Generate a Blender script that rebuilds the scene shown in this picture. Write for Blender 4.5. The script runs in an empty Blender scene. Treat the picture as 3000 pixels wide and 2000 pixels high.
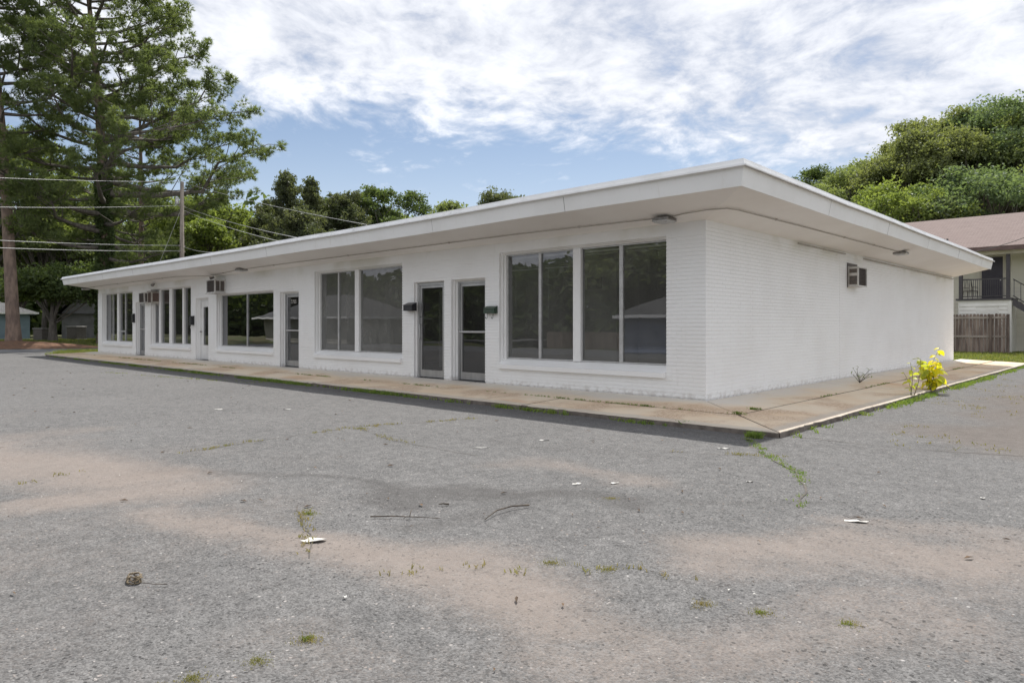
import bpy, math, random
import numpy as np
from mathutils import Vector, Matrix
R = math.radians
rng = np.random.default_rng(7); random.seed(7)
sc = bpy.context.scene
col = sc.collection

# ------------------------------------------------------------------ camera
TH = R(43.29); CX, CY, CH = 5.577, -10.687, 1.25
F = 2017.05; HOR = 955.63
cam_d = bpy.data.cameras.new('camera'); cam = bpy.data.objects.new('camera', cam_d); col.objects.link(cam)
cam.location = (CX, CY, CH); cam.rotation_euler = (R(90), 0, TH)
cam_d.sensor_width = 36; cam_d.lens = 36 * F / 3000; cam_d.shift_y = (HOR - 1000) / 3000
cam_d.clip_end = 3000; cam_d.clip_start = 0.05
sc.camera = cam

# ------------------------------------------------------------------ light
SUN = Vector((0.79, -1.72, -3.73)).normalized()          # direction the light travels
sun_d = bpy.data.lights.new('sun', 'SUN'); sun = bpy.data.objects.new('sun', sun_d); col.objects.link(sun)
sun_d.energy = 2.5; sun_d.angle = R(0.8); sun_d.color = (1.0, 0.965, 0.91)
sun.rotation_euler = SUN.to_track_quat('-Z', 'Y').to_euler(); sun.location = (0, 0, 60)
ELEV = math.asin(-SUN.z); AZ = math.atan2(-SUN.x, -SUN.y)  # compass-style angle from +Y

vs = sc.view_settings
vs.view_transform = 'Standard'; vs.look = 'None'; vs.gamma = 1; vs.exposure = 1.1
vs.use_curve_mapping = False
sc.cycles.max_bounces = 12; sc.cycles.diffuse_bounces = 8; sc.cycles.glossy_bounces = 4
sc.cycles.transparent_max_bounces = 16; sc.cycles.transmission_bounces = 6
sc.cycles.caustics_reflective = False; sc.cycles.caustics_refractive = False
sc.cycles.sample_clamp_indirect = 6

def nd(nt, t, **k):
    n = nt.nodes.new(t)
    for a, b in k.items(): setattr(n, a, b)
    return n
def setin(nt, s, v):
    if hasattr(v, 'is_output'): nt.links.new(v, s)
    else: s.default_value = v
def mth(nt, op, a, b=None, c=None, clamp=False):
    n = nd(nt, 'ShaderNodeMath', operation=op, use_clamp=clamp)
    for i, v in enumerate((a, b, c)):
        if v is not None: setin(nt, n.inputs[i], v)
    return n.outputs[0]
def vmth(nt, op, a, b=None, out=0):
    n = nd(nt, 'ShaderNodeVectorMath', operation=op)
    setin(nt, n.inputs[0], a)
    if b is not None: setin(nt, n.inputs[1], b)
    return n.outputs[out]
def rgb(c): return (c[0], c[1], c[2], 1.0)
def mixc(nt, fac, a, b, blend='MIX'):
    n = nd(nt, 'ShaderNodeMix', data_type='RGBA', blend_type=blend, clamp_factor=True)
    setin(nt, n.inputs[0], fac)
    setin(nt, n.inputs[6], rgb(a) if isinstance(a, tuple) else a)
    setin(nt, n.inputs[7], rgb(b) if isinstance(b, tuple) else b)
    return n.outputs[2]
def noise(nt, vec, scale, detail=4, rough=.55, dist=0., out=0):
    n = nd(nt, 'ShaderNodeTexNoise')
    setin(nt, n.inputs['Vector'], vec); n.inputs['Scale'].default_value = scale
    n.inputs['Detail'].default_value = detail; n.inputs['Roughness'].default_value = rough
    n.inputs['Distortion'].default_value = dist
    return n.outputs[out]
def sstep(nt, v, a, b, lo=0., hi=1.):
    n = nd(nt, 'ShaderNodeMapRange', interpolation_type='SMOOTHSTEP')
    setin(nt, n.inputs[0], v); n.inputs[1].default_value = a; n.inputs[2].default_value = b
    n.inputs[3].default_value = lo; n.inputs[4].default_value = hi
    return n.outputs[0]

# ------------------------------------------------------------------ sky
world = bpy.data.worlds.new('World'); sc.world = world; world.use_nodes = True
nt = world.node_tree; nt.nodes.clear()
SKY_STR = 0.1
sky = nd(nt, 'ShaderNodeTexSky', sky_type='NISHITA'); sky.sun_disc = False
sky.sun_elevation = ELEV; sky.sun_rotation = AZ
sky.air_density = 1.0; sky.dust_density = 0.6; sky.ozone_density = 1.6; sky.altitude = 0
dirv = vmth(nt, 'NORMALIZE', nd(nt, 'ShaderNodeTexCoord').outputs['Generated'])
sep = nd(nt, 'ShaderNodeSeparateXYZ'); nt.links.new(dirv, sep.inputs[0])
dz = mth(nt, 'MAXIMUM', sep.outputs[2], 0.0)
inv = mth(nt, 'DIVIDE', 1.0, mth(nt, 'ADD', dz, 0.20))
cmb = nd(nt, 'ShaderNodeCombineXYZ')
nt.links.new(mth(nt, 'MULTIPLY', sep.outputs[0], inv), cmb.inputs[0])
nt.links.new(mth(nt, 'MULTIPLY', sep.outputs[1], inv), cmb.inputs[1])
P = vmth(nt, 'ADD', cmb.outputs[0], (3.1, 1.7, 0.0))
warp = noise(nt, P, 1.6, 3, .5, 0, out=1)
Pw = vmth(nt, 'ADD', P, vmth(nt, 'MULTIPLY', vmth(nt, 'SUBTRACT', warp, (.5, .5, .5)), (.32, .32, .32)))
big = noise(nt, Pw, 1.0, 3, .5)
med = noise(nt, Pw, 4.6, 9, .6)
fin = noise(nt, Pw, 14., 8, .62)
dens = mth(nt, 'ADD', mth(nt, 'MULTIPLY', big, .45), mth(nt, 'ADD', mth(nt, 'MULTIPLY', med, .60), mth(nt, 'MULTIPLY', fin, .34)))
# one broken sheet of cloud whose edge lies far off to the north-west; beyond it only scattered puffs
sheet = vmth(nt, 'DOT_PRODUCT', cmb.outputs[0], (-.85, .53, 0.0), out=1)
bias = sstep(nt, sheet, 1.58, 2.28, 0.265, -.125)
dens = mth(nt, 'ADD', dens, bias)
cov = sstep(nt, dens, 0.65, 0.94)
thick = sstep(nt, mth(nt, 'ADD', mth(nt, 'MULTIPLY', med, .45), mth(nt, 'ADD', mth(nt, 'MULTIPLY', fin, .3), mth(nt, 'MULTIPLY', big, .25))), 0.36, 0.655)
CL = 1.0 / SKY_STR
ccol = mixc(nt, thick, (0.33 * CL, 0.345 * CL, 0.385 * CL), (0.54 * CL, 0.55 * CL, 0.575 * CL))
hazec = sstep(nt, dz, 0.0, 0.32, 0.50, 0.02)
skyc = mixc(nt, hazec, mixc(nt, 1.0, sky.outputs[0], (.55, .525, .51), 'MULTIPLY'), (0.40 * CL, 0.43 * CL, 0.49 * CL))
fc = mixc(nt, mth(nt, 'MULTIPLY', cov, .96), skyc, ccol)
bg = nd(nt, 'ShaderNodeBackground'); bg.inputs[1].default_value = SKY_STR
nt.links.new(fc, bg.inputs[0])
wo = nd(nt, 'ShaderNodeOutputWorld'); nt.links.new(bg.outputs[0], wo.inputs[0])

# ------------------------------------------------------------------ geometry helpers
FW = np.array([-math.sin(TH), math.cos(TH)]); RT = np.array([math.cos(TH), math.sin(TH)])
LOT = -0.155
def ray(u, v):
    d = FW + (u - 1500) / F * RT
    return np.array([d[0], d[1], (HOR - v) / F])
def AT(u, v, d):                     # a point at depth d (metres along the view axis)
    r = ray(u, v); return np.array([CX + d * r[0], CY + d * r[1], CH + d * r[2]])
def G(u, v, z=LOT):                  # a point on the ground
    r = ray(u, v); t = (z - CH) / r[2]; return np.array([CX + t * r[0], CY + t * r[1], z])

class MB:
    def __init__(s): s.v = []; s.f = []
    def add(s, verts, faces):
        o = len(s.v); s.v += [tuple(map(float, p)) for p in verts]; s.f += [tuple(i + o for i in f) for f in faces]; return s
    def box(s, x0, y0, z0, x1, y1, z1):
        v = [(x0,y0,z0),(x1,y0,z0),(x1,y1,z0),(x0,y1,z0),(x0,y0,z1),(x1,y0,z1),(x1,y1,z1),(x0,y1,z1)]
        return s.add(v, [(0,3,2,1),(4,5,6,7),(0,1,5,4),(1,2,6,5),(2,3,7,6),(3,0,4,7)])
    def bbox(s, x0, y0, z0, x1, y1, z1, b=.01):       # box with chamfered edges
        a = [(x0,y0,z0),(x1,y1,z1)]
        v = []; idx = {}
        for i in range(2):
            for j in range(2):
                for k in range(2):
                    c = (a[i][0], a[j][1], a[k][2]); sg = (1-2*i, 1-2*j, 1-2*k)
                    for ax in range(3):
                        p = list(c)
                        for q in range(3):
                            if q != ax: p[q] += sg[q]*b
                        idx[(i,j,k,ax)] = len(v); v.append(tuple(p))
        f = []
        def q(*ks): f.append(tuple(idx[k] for k in ks))
        q((0,0,0,0),(0,0,1,0),(0,1,1,0),(0,1,0,0)); q((1,0,0,0),(1,1,0,0),(1,1,1,0),(1,0,1,0))
        q((0,0,0,1),(1,0,0,1),(1,0,1,1),(0,0,1,1)); q((0,1,0,1),(0,1,1,1),(1,1,1,1),(1,1,0,1))
        q((0,0,0,2),(0,1,0,2),(1,1,0,2),(1,0,0,2)); q((0,0,1,2),(1,0,1,2),(1,1,1,2),(0,1,1,2))
        for j in range(2):
            for k in range(2): q((0,j,k,1),(1,j,k,1),(1,j,k,2),(0,j,k,2))
        for i in range(2):
            for k in range(2): q((i,0,k,0),(i,1,k,0),(i,1,k,2),(i,0,k,2))
        for i in range(2):
            for j in range(2): q((i,j,0,0),(i,j,1,0),(i,j,1,1),(i,j,0,1))
        for i in range(2):
            for j in range(2):
                for k in range(2): q((i,j,k,0),(i,j,k,1),(i,j,k,2))
        return s.add(v, f)
    def tube(s, pts, rad, k=6, cap=True):
        pts = [np.asarray(p, float) for p in pts]; n = len(pts)
        rad = [rad]*n if np.isscalar(rad) else list(rad)
        v = []; 
        for i in range(n):
            t = pts[min(i+1, n-1)] - pts[max(i-1, 0)]; t = t/(np.linalg.norm(t)+1e-9)
            a = np.array([0,0,1.]) if abs(t[2]) < .9 else np.array([1.,0,0])
            u = np.cross(t, a); u /= np.linalg.norm(u); w = np.cross(t, u)
            for j in range(k):
                an = 2*math.pi*j/k; v.append(pts[i] + rad[i]*(math.cos(an)*u + math.sin(an)*w))
        f = [(i*k+j, i*k+(j+1)%k, (i+1)*k+(j+1)%k, (i+1)*k+j) for i in range(n-1) for j in range(k)]
        if cap: f += [tuple(range(k))[::-1], tuple((n-1)*k+j for j in range(k))]
        return s.add(v, f)
    def prism_x(s, prof, x0, x1):                    # prof: (y, z) outline extruded along x
        n = len(prof); v = [(x0,)+tuple(p) for p in prof] + [(x1,)+tuple(p) for p in prof]
        f = [(i, (i+1)%n, n+(i+1)%n, n+i) for i in range(n)] + [tuple(range(n))[::-1], tuple(range(n, 2*n))]
        return s.add(v, f)
    def xform(s, M):
        s.v = [tuple(M @ Vector(p)) for p in s.v]; return s
    def build(s, name, mat, parent=None, smooth=False, keep=False):
        me = bpy.data.meshes.new(name); me.from_pydata(s.v, [], s.f)
        import bmesh
        if len(s.f) < 60000 and not keep:
            bm = bmesh.new(); bm.from_mesh(me); bmesh.ops.recalc_face_normals(bm, faces=bm.faces); bm.to_mesh(me); bm.free()
        if smooth: me.polygons.foreach_set('use_smooth', [True]*len(me.polygons))
        return link(name, me, mat, parent)
def link(name, me, mat=None, parent=None):
    if mat is not None and not me.materials: me.materials.append(mat)
    o = bpy.data.objects.new(name, me); col.objects.link(o)
    if parent is not None: o.parent = parent
    return o
def npmesh(name, V, Q, mat, parent=None, k=4, smooth=False):      # big meshes straight from numpy arrays
    me = bpy.data.meshes.new(name); V = np.asarray(V, np.float32); Q = np.asarray(Q, np.int32)
    me.vertices.add(len(V)); me.vertices.foreach_set('co', V.ravel())
    me.loops.add(Q.size); me.loops.foreach_set('vertex_index', Q.ravel())
    me.polygons.add(len(Q)); me.polygons.foreach_set('loop_start', np.arange(0, Q.size, k, dtype=np.int32))
    me.update(calc_edges=True)
    if not smooth: me.shade_flat()
    return link(name, me, mat, parent)
def empty(name, loc=(0,0,0), rz=0):
    o = bpy.data.objects.new(name, None); o.location = loc; o.rotation_euler = (0,0,rz); col.objects.link(o)
    o.empty_display_size = .2; return o
def tag(o, label=None, cat=None, group=None, kind=None):
    if label: o['label'] = label
    if cat: o['category'] = cat
    if group: o['group'] = group
    if kind: o['kind'] = kind
    return o

# value noise in numpy for terrain, stains and crooked outlines
_lat = np.random.default_rng(3).random((256, 256))
def vnoise(x, y):
    x = np.asarray(x, float); y = np.asarray(y, float)
    xi = np.floor(x).astype(int); yi = np.floor(y).astype(int); fx = x-xi; fy = y-yi
    fx = fx*fx*(3-2*fx); fy = fy*fy*(3-2*fy)
    a = _lat[xi % 256, yi % 256]; b = _lat[(xi+1) % 256, yi % 256]; c = _lat[xi % 256, (yi+1) % 256]; d = _lat[(xi+1) % 256, (yi+1) % 256]
    return (a*(1-fx)+b*fx)*(1-fy) + (c*(1-fx)+d*fx)*fy
def fbm(x, y, o=4):
    t = 0; a = .5; s = 1
    for i in range(o): t = t + a*vnoise(x*s+17.3*i, y*s+5.1*i); a *= .5; s *= 2.03
    return t/(1-.5**o)

# ------------------------------------------------------------------ materials
def newmat(name):
    m = bpy.data.materials.new(name); m.use_nodes = True; t = m.node_tree; t.nodes.clear()
    out = nd(t, 'ShaderNodeOutputMaterial'); b = nd(t, 'ShaderNodeBsdfPrincipled'); t.links.new(b.outputs[0], out.inputs[0])
    return m, t, b, out
def bump(t, b, h, strength=.3, dist=.01):
    n = nd(t, 'ShaderNodeBump'); n.inputs['Strength'].default_value = strength; n.inputs['Distance'].default_value = dist
    setin(t, n.inputs['Height'], h); t.links.new(n.outputs[0], b.inputs['Normal']); return n
def pos(t): return nd(t, 'ShaderNodeNewGeometry').outputs['Position']
def pm(name, c1, c2=None, scale=3., rough=.7, metal=0., bs=None, bd=.004, lo=.35, hi=.65, detail=5, spec=.5, stretch=None, objrand=0.):
    m, t, b, o = newmat(name); p = pos(t)
    if stretch: p = vmth(t, 'MULTIPLY', p, stretch)
    c = rgb(c1)
    if c2 is not None:
        c = mixc(t, sstep(t, noise(t, p, scale, detail), lo, hi), c1, c2)
    if objrand:
        r = nd(t, 'ShaderNodeObjectInfo').outputs['Random']
        n = nd(t, 'ShaderNodeHueSaturation'); setin(t, n.inputs['Color'], c)
        setin(t, n.inputs['Value'], mth(t, 'MULTIPLY_ADD', r, objrand*2, 1-objrand)); c = n.outputs[0]
    setin(t, b.inputs['Base Color'], c); b.inputs['Roughness'].default_value = rough; b.inputs['Metallic'].default_value = metal
    b.inputs['Specular IOR Level'].default_value = spec
    if bs: bump(t, b, noise(t, p, bs, 4), .5, bd)
    return m

def white_paint(name, smooth=False):
    m, t, b, o = newmat(name); p = pos(t)
    a = noise(t, p, .9, 5); c = mixc(t, sstep(t, a, .35, .75), (.90, .90, .895), (.86, .855, .845))
    dirt = noise(t, vmth(t, 'MULTIPLY', p, (1, 1, .35)), 5, 6, .65)
    c = mixc(t, sstep(t, dirt, .58, .85, 0, .35), c, (.60, .58, .55))
    s = nd(t, 'ShaderNodeSeparateXYZ'); t.links.new(p, s.inputs[0])
    drip = noise(t, vmth(t, 'MULTIPLY', p, (1, 1, .07)), 7, 5, .7); c = mixc(t, sstep(t, drip, .60, .84, 0, .30), c, (.66, .63, .585))
    # splash-back soil just above the pavement, broken up by noise
    low = mth(t, 'MULTIPLY', sstep(t, s.outputs[2], .0, .17, 1, 0), sstep(t, noise(t, p, 9, 5), .42, .66))
    c = mixc(t, mth(t, 'MULTIPLY', low, .55), c, (.50, .46, .42))
    # mildew band under the soffit
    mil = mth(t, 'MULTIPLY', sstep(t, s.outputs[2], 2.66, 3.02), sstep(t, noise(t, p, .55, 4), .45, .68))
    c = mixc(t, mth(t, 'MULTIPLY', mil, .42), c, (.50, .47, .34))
    setin(t, b.inputs['Base Color'], c); b.inputs['Roughness'].default_value = .55
    bump(t, b, noise(t, p, 90, 3), .25, .002)
    return m
M = {}
M['brick'] = white_paint('white_painted_brick')
M['trim'] = pm('white_trim_paint', (.86,.86,.855), (.80,.795,.785), 1.4, .5, bs=40, bd=.001, lo=.4, hi=.85)
def soffit_m():
    m, t, b, o = newmat('soffit_paint'); p = pos(t)
    c = mixc(t, sstep(t, noise(t, p, .7, 5), .35, .7), (.92,.895,.865), (.87,.84,.805))
    c = mixc(t, sstep(t, noise(t, p, 3.1, 6, .7), .62, .85, 0, .35), c, (.55,.50,.45))
    setin(t, b.inputs['Base Color'], c); b.inputs['Roughness'].default_value = .75
    bump(t, b, noise(t, p, 60, 3), .3, .002); return m
M['soffit'] = soffit_m()
def fascia_m():
    m, t, b, o = newmat('fascia_paint'); p = pos(t)
    c = mixc(t, sstep(t, noise(t, p, .8, 5), .4, .8), (.88,.88,.87), (.80,.795,.775))
    st = noise(t, vmth(t, 'MULTIPLY', p, (1, 1, .12)), 9, 5, .7); c = mixc(t, sstep(t, st, .56, .80, 0, .5), c, (.68,.645,.59))
    sp = noise(t, p, 26, 4, .7); c = mixc(t, sstep(t, sp, .66, .74, 0, .5), c, (.45,.42,.38))
    setin(t, b.inputs['Base Color'], c); b.inputs['Roughness'].default_value = .5
    bump(t, b, noise(t, vmth(t, 'MULTIPLY', p, (1,1,.4)), 6, 5), .5, .006); return m
M['fascia'] = fascia_m()
M['flash'] = pm('white_metal_flashing', (.82,.82,.82), (.66,.66,.65), 1.7, .35, bs=3, bd=.006, lo=.45, hi=.8)
M['roof_white'] = pm('white_roof_membrane', (.6,.6,.59), (.45,.45,.44), .8, .8)
M['alu'] = pm('aluminium_frame', (.50,.50,.50), (.42,.42,.42), 6, .38, .75, stretch=(1,1,.2))
M['alu_paint'] = pm('silver_painted_frame', (.55,.55,.545), (.46,.46,.455), 8, .45, .35)
M['darkframe'] = pm('dark_gasket', (.07,.07,.07), None, 1, .5)
M['door_white'] = pm('white_door_paint', (.80,.80,.79), (.70,.69,.68), 2, .45)
M['threshold'] = pm('dark_threshold', (.22,.22,.22), (.14,.14,.14), 9, .5, .5)
M['inner_wall'] = pm('interior_wall_paint', (.62,.62,.58), (.55,.55,.51), .8, .8)
M['inner_floor'] = pm('interior_floor', (.30,.29,.27), (.22,.21,.20), 2, .5)
M['inner_ceil'] = pm('interior_ceiling', (.55,.55,.53), (.5,.5,.48), 3, .9)
M['blind'] = pm('blind_slat', (.62,.62,.6), None, 1, .5)
M['black'] = pm('black_painted_metal', (.018,.018,.022), (.03,.03,.034), 20, .38)
M['green_box'] = pm('green_painted_metal', (.03,.065,.04), (.05,.07,.05), 22, .45)
M['ac_body'] = pm('beige_sheet_metal', (.58,.55,.50), (.44,.41,.36), 5, .5)
M['ac_white'] = pm('white_sheet_metal', (.68,.67,.65), (.52,.50,.47), 5, .5)
M['ac_dark'] = pm('dark_condenser_coil', (.10,.09,.085), (.15,.125,.11), 30, .6)
M['ac_brown'] = pm('brown_grille', (.21,.15,.125), (.15,.105,.09), 30, .6)
M['lens'] = pm('frosted_lens', (.55,.55,.55), (.45,.45,.45), 30, .3)
M['fixture'] = pm('grey_fixture_metal', (.28,.27,.26), (.2,.19,.18), 12, .5, .3)
M['conduit'] = pm('painted_conduit', (.5,.47,.43), (.42,.39,.35), 6, .5)

def glass(name, tint, dust=.05, wav=.0016, dustc=(.30,.30,.28), fres=1.5, refl=2.):
    m, t, b, out = newmat(name); t.nodes.remove(b); p = pos(t)
    tr = nd(t, 'ShaderNodeBsdfTransparent'); tr.inputs[0].default_value = rgb(tint)
    gl = nd(t, 'ShaderNodeBsdfGlossy'); gl.inputs['Roughness'].default_value = 0.0; gl.inputs[0].default_value = (.95,.96,1,1)
    bn = nd(t, 'ShaderNodeBump'); bn.inputs['Strength'].default_value = 1; bn.inputs['Distance'].default_value = wav
    setin(t, bn.inputs['Height'], noise(t, vmth(t, 'MULTIPLY', p, (1, 1, .6)), 1.3, 1)); t.links.new(bn.outputs[0], gl.inputs['Normal'])
    fr = nd(t, 'ShaderNodeFresnel'); fr.inputs[0].default_value = fres
    mx = nd(t, 'ShaderNodeMixShader')
    setin(t, mx.inputs[0], mth(t, 'MULTIPLY', fr.outputs[0], refl, clamp=True)); t.links.new(tr.outputs[0], mx.inputs[1]); t.links.new(gl.outputs[0], mx.inputs[2])
    df = nd(t, 'ShaderNodeBsdfDiffuse'); df.inputs[0].default_value = rgb(dustc)
    mx2 = nd(t, 'ShaderNodeMixShader')
    dn = sstep(t, noise(t, vmth(t, 'MULTIPLY', p, (1,1,.5)), 2.2, 6, .6), .25, .8, dust*.75, dust*1.3)
    setin(t, mx2.inputs[0], dn); t.links.new(mx.outputs[0], mx2.inputs[1]); t.links.new(df.outputs[0], mx2.inputs[2])
    t.links.new(mx2.outputs[0], out.inputs[0]); return m
M['glass_clear'] = glass('dusty_window_glass', (.80,.81,.80), .20, dustc=(.32,.32,.30), refl=3.)
M['glass_grey'] = glass('hazed_window_glass', (.66,.67,.64), .36, dustc=(.33,.33,.31))
M['glass_dark'] = glass('dark_tinted_glass', (.10,.10,.12), .02, .003, fres=1.62, refl=2.4)
M['glass_mid'] = glass('tinted_window_glass', (.55,.56,.57), .06, .002)

def concrete():
    m, t, b, o = newmat('tan_weathered_concrete'); p = pos(t)
    s = nd(t, 'ShaderNodeSeparateXYZ'); t.links.new(p, s.inputs[0])
    big_ = noise(t, p, .45, 5, .6)
    c = mixc(t, sstep(t, big_, .35, .68), (.76,.655,.515), (.74,.58,.405))
    # the strip next to the wall stays greyer, the outer strip carries the orange clay stain
    dw = mth(t, 'MAXIMUM', mth(t, 'MULTIPLY', s.outputs[1], -1.0), s.outputs[0])
    nz = mth(t, 'ADD', dw, mth(t, 'MULTIPLY', mth(t, 'SUBTRACT', noise(t, p, .8, 4), .5), 1.6))
    c = mixc(t, sstep(t, nz, .15, .9, .85, 0), c, (.68,.645,.59))
    red = mth(t, 'MULTIPLY', sstep(t, noise(t, vmth(t, 'MULTIPLY', p, (.5,1,1)), .9, 6, .65), .47, .66), sstep(t, nz, .5, 1.2))
    c = mixc(t, mth(t, 'MULTIPLY', red, .58), c, (.60,.36,.20))
    # exposed pebbles in worn patches
    vo = nd(t, 'ShaderNodeTexVoronoi'); t.links.new(p, vo.inputs['Vector']); vo.inputs['Scale'].default_value = 60
    peb = mth(t, 'MULTIPLY', sstep(t, noise(t, p, .55, 5, .6), .47, .55), sstep(t, nz, .55, .95))
    hv = nd(t, 'ShaderNodeSeparateColor'); t.links.new(vo.outputs['Color'], hv.inputs[0])
    pc = mixc(t, hv.outputs[0], (.42,.27,.17), (.76,.62,.47))
    c = mixc(t, mth(t, 'MULTIPLY', peb, .8), c, pc)
    c = mixc(t, sstep(t, mth(t, 'ADD', dw, mth(t, 'MULTIPLY', mth(t, 'SUBTRACT', noise(t, p, 3, 5), .5), .25)), 1.84, 1.98, 0, .8), c, (.56,.505,.43))
    sp = noise(t, p, 130, 3); c = mixc(t, sstep(t, sp, .3, .7, 0, .35), c, mixc(t, 1., c, (.62,.6,.58), 'MULTIPLY'))
    dk = sstep(t, noise(t, p, 1.7, 7, .72), .56, .82, 0, .45); c = mixc(t, dk, c, (.37,.30,.22))
    setin(t, b.inputs['Base Color'], c); b.inputs['Roughness'].default_value = .9; b.inputs['Specular IOR Level'].default_value = .25
    h = mth(t, 'ADD', mth(t, 'MULTIPLY', vo.outputs['Distance'], mth(t, 'MULTIPLY', peb, -.8)), mth(t, 'MULTIPLY', sp, .35))
    bump(t, b, h, .6, .008); return m
M['concrete'] = concrete()
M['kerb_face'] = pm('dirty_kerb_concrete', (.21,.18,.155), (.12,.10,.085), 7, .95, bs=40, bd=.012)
M['kerb_gap'] = pm('joint_dirt', (.075,.062,.048), (.11,.09,.07), 30, .95)

def asphalt():
    m, t, b, o = newmat('worn_asphalt'); p = pos(t)
    at = lambda n: nd(t, 'ShaderNodeAttribute', attribute_name=n).outputs['Fac']
    base = mixc(t, sstep(t, noise(t, p, .28, 8, .68), .34, .66), (.112,.111,.111), (.160,.157,.156))
    base = mixc(t, sstep(t, noise(t, p, 2.1, 8, .74), .46, .78, 0, .55), base, (.105,.103,.103))
    def vor(scale):
        wv = vmth(t, 'ADD', p, vmth(t, 'MULTIPLY', vmth(t, 'SUBTRACT', noise(t, p, scale*.9, 3, .6, out=1), (.5,.5,.5)), (.9/scale,.9/scale,.9/scale)))
        v = nd(t, 'ShaderNodeTexVoronoi'); t.links.new(wv, v.inputs['Vector']); v.inputs['Scale'].default_value = scale
        q = nd(t, 'ShaderNodeSeparateColor'); t.links.new(v.outputs['Color'], q.inputs[0]); return v, q
    vo, cs = vor(110)                 # fine aggregate
    vb, cb = vor(46)                  # the odd larger stone or pit
    st = mixc(t, cs.outputs[0], (.06,.059,.058), (.24,.236,.232))
    c = mixc(t, .62, base, st)
    wornm = sstep(t, noise(t, p, .5, 5, .6), .35, .68)
    pit = mth(t, 'MULTIPLY', sstep(t, cb.outputs[0], .80, .84), sstep(t, mth(t, 'ADD', vb.outputs['Distance'], mth(t, 'MULTIPLY', cb.outputs[2], .34)), .62, .42))
    pit = mth(t, 'MULTIPLY', pit, mth(t, 'MULTIPLY_ADD', wornm, .65, .25))
    c = mixc(t, pit, c, (.035,.034,.034))
    stone = mth(t, 'MULTIPLY', sstep(t, cb.outputs[1], .92, .95), sstep(t, mth(t, 'ADD', vb.outputs['Distance'], mth(t, 'MULTIPLY', cb.outputs[0], .25)), .48, .36))
    c = mixc(t, mth(t, 'MULTIPLY', stone, .8), c, mixc(t, cb.outputs[2], (.27,.20,.16), (.42,.41,.40)))
    crumb = mth(t, 'MULTIPLY', sstep(t, noise(t, p, 42, 4, .7), .60, .72), .55); c = mixc(t, crumb, c, (.05,.048,.047))
    mot = noise(t, p, 10, 8, .8); c = mixc(t, 1., c, mixc(t, sstep(t, mot, .3, .7), (.72,.72,.72), (1.2,1.19,1.18)), 'MULTIPLY')
    # stains that live in the lot: sand washed over it, damp oil tracks, older paving at the side
    fa = mth(t, 'MULTIPLY', mth(t, 'SUBTRACT', noise(t, p, 1.3, 9, .74), .5), 1.5)
    fb = mth(t, 'MULTIPLY', mth(t, 'SUBTRACT', noise(t, p, 18, 6, .75), .5), 1.1)
    fn = mth(t, 'ADD', mth(t, 'ADD', fa, fb), mth(t, 'MULTIPLY', mth(t, 'SUBTRACT', cs.outputs[1], .5), .6))
    old = mth(t, 'ADD', at('old'), mth(t, 'MULTIPLY', fn, .35))
    c = mixc(t, sstep(t, old, .15, .85, 0, .75), c, mixc(t, noise(t, p, 5, 6, .7), (.085,.072,.062), (.185,.158,.14)))
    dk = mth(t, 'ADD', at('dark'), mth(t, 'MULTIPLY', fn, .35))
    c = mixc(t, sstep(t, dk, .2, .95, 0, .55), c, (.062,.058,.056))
    sd = mth(t, 'ADD', at('sand'), mth(t, 'MULTIPLY', fn, .5))
    sm = sstep(t, sd, .12, 1.05, 0, .78); sm = mth(t, 'MULTIPLY', sm, mth(t, 'SUBTRACT', 1.0, mth(t, 'MULTIPLY', pit, .8)))
    c = mixc(t, sm, c, mixc(t, noise(t, p, 5, 6, .7), (.205,.17,.147), (.27,.228,.20)))
    setin(t, b.inputs['Base Color'], c); b.inputs['Roughness'].default_value = .9; b.inputs['Specular IOR Level'].default_value = .25
    hh = mth(t, 'ADD', mth(t, 'MULTIPLY', vo.outputs['Distance'], -.7), mth(t, 'MULTIPLY', noise(t, p, 30, 5, .7), 1.1))
    hh = mth(t, 'SUBTRACT', hh, mth(t, 'MULTIPLY', pit, 1.2)); hh = mth(t, 'ADD', hh, mth(t, 'MULTIPLY', stone, .5))
    hh = mth(t, 'MULTIPLY', hh, mth(t, 'SUBTRACT', 1.0, mth(t, 'MULTIPLY', sm, .6)))
    bump(t, b, hh, .7, .010); return m
M['asphalt'] = asphalt()
M['street'] = pm('street_asphalt', (.16,.16,.165), (.12,.12,.123), 1.2, .9, bs=60, bd=.006)
M['ground'] = pm('grass_soil', (.055,.085,.022), (.12,.10,.05), .7, .95, bs=9, bd=.04)
M['mulch'] = pm('pine_straw', (.17,.085,.045), (.10,.055,.032), 5, .95, bs=25, bd=.03)
M['paper'] = pm('white_paper', (.66,.645,.61), (.45,.43,.39), 40, .7)
M['paint_line'] = pm('road_paint', (.6,.6,.58), (.4,.4,.38), 6, .8)

def leafm(name, c1, c2, c3, trans=.35, scale=.8, rough=.5):
    m, t, b, out = newmat(name); p = pos(t)
    c = mixc(t, sstep(t, noise(t, p, scale, 3), .35, .65), c1, c2)
    c = mixc(t, sstep(t, noise(t, p, 7, 3), .48, .75), c, c3)
    setin(t, b.inputs['Base Color'], c); b.inputs['Roughness'].default_value = rough; b.inputs['Specular IOR Level'].default_value = .3
    tr = nd(t, 'ShaderNodeBsdfTranslucent'); setin(t, tr.inputs[0], mixc(t, 1., c, (1.25,1.25,.6), 'MULTIPLY'))
    mx = nd(t, 'ShaderNodeMixShader'); mx.inputs[0].default_value = trans
    t.links.new(b.outputs[0], mx.inputs[1]); t.links.new(tr.outputs[0], mx.inputs[2]); t.links.new(mx.outputs[0], out.inputs[0]); return m
M['needle'] = leafm('pine_needles', (.14,.185,.085), (.18,.225,.10), (.21,.245,.115), .55)
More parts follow.
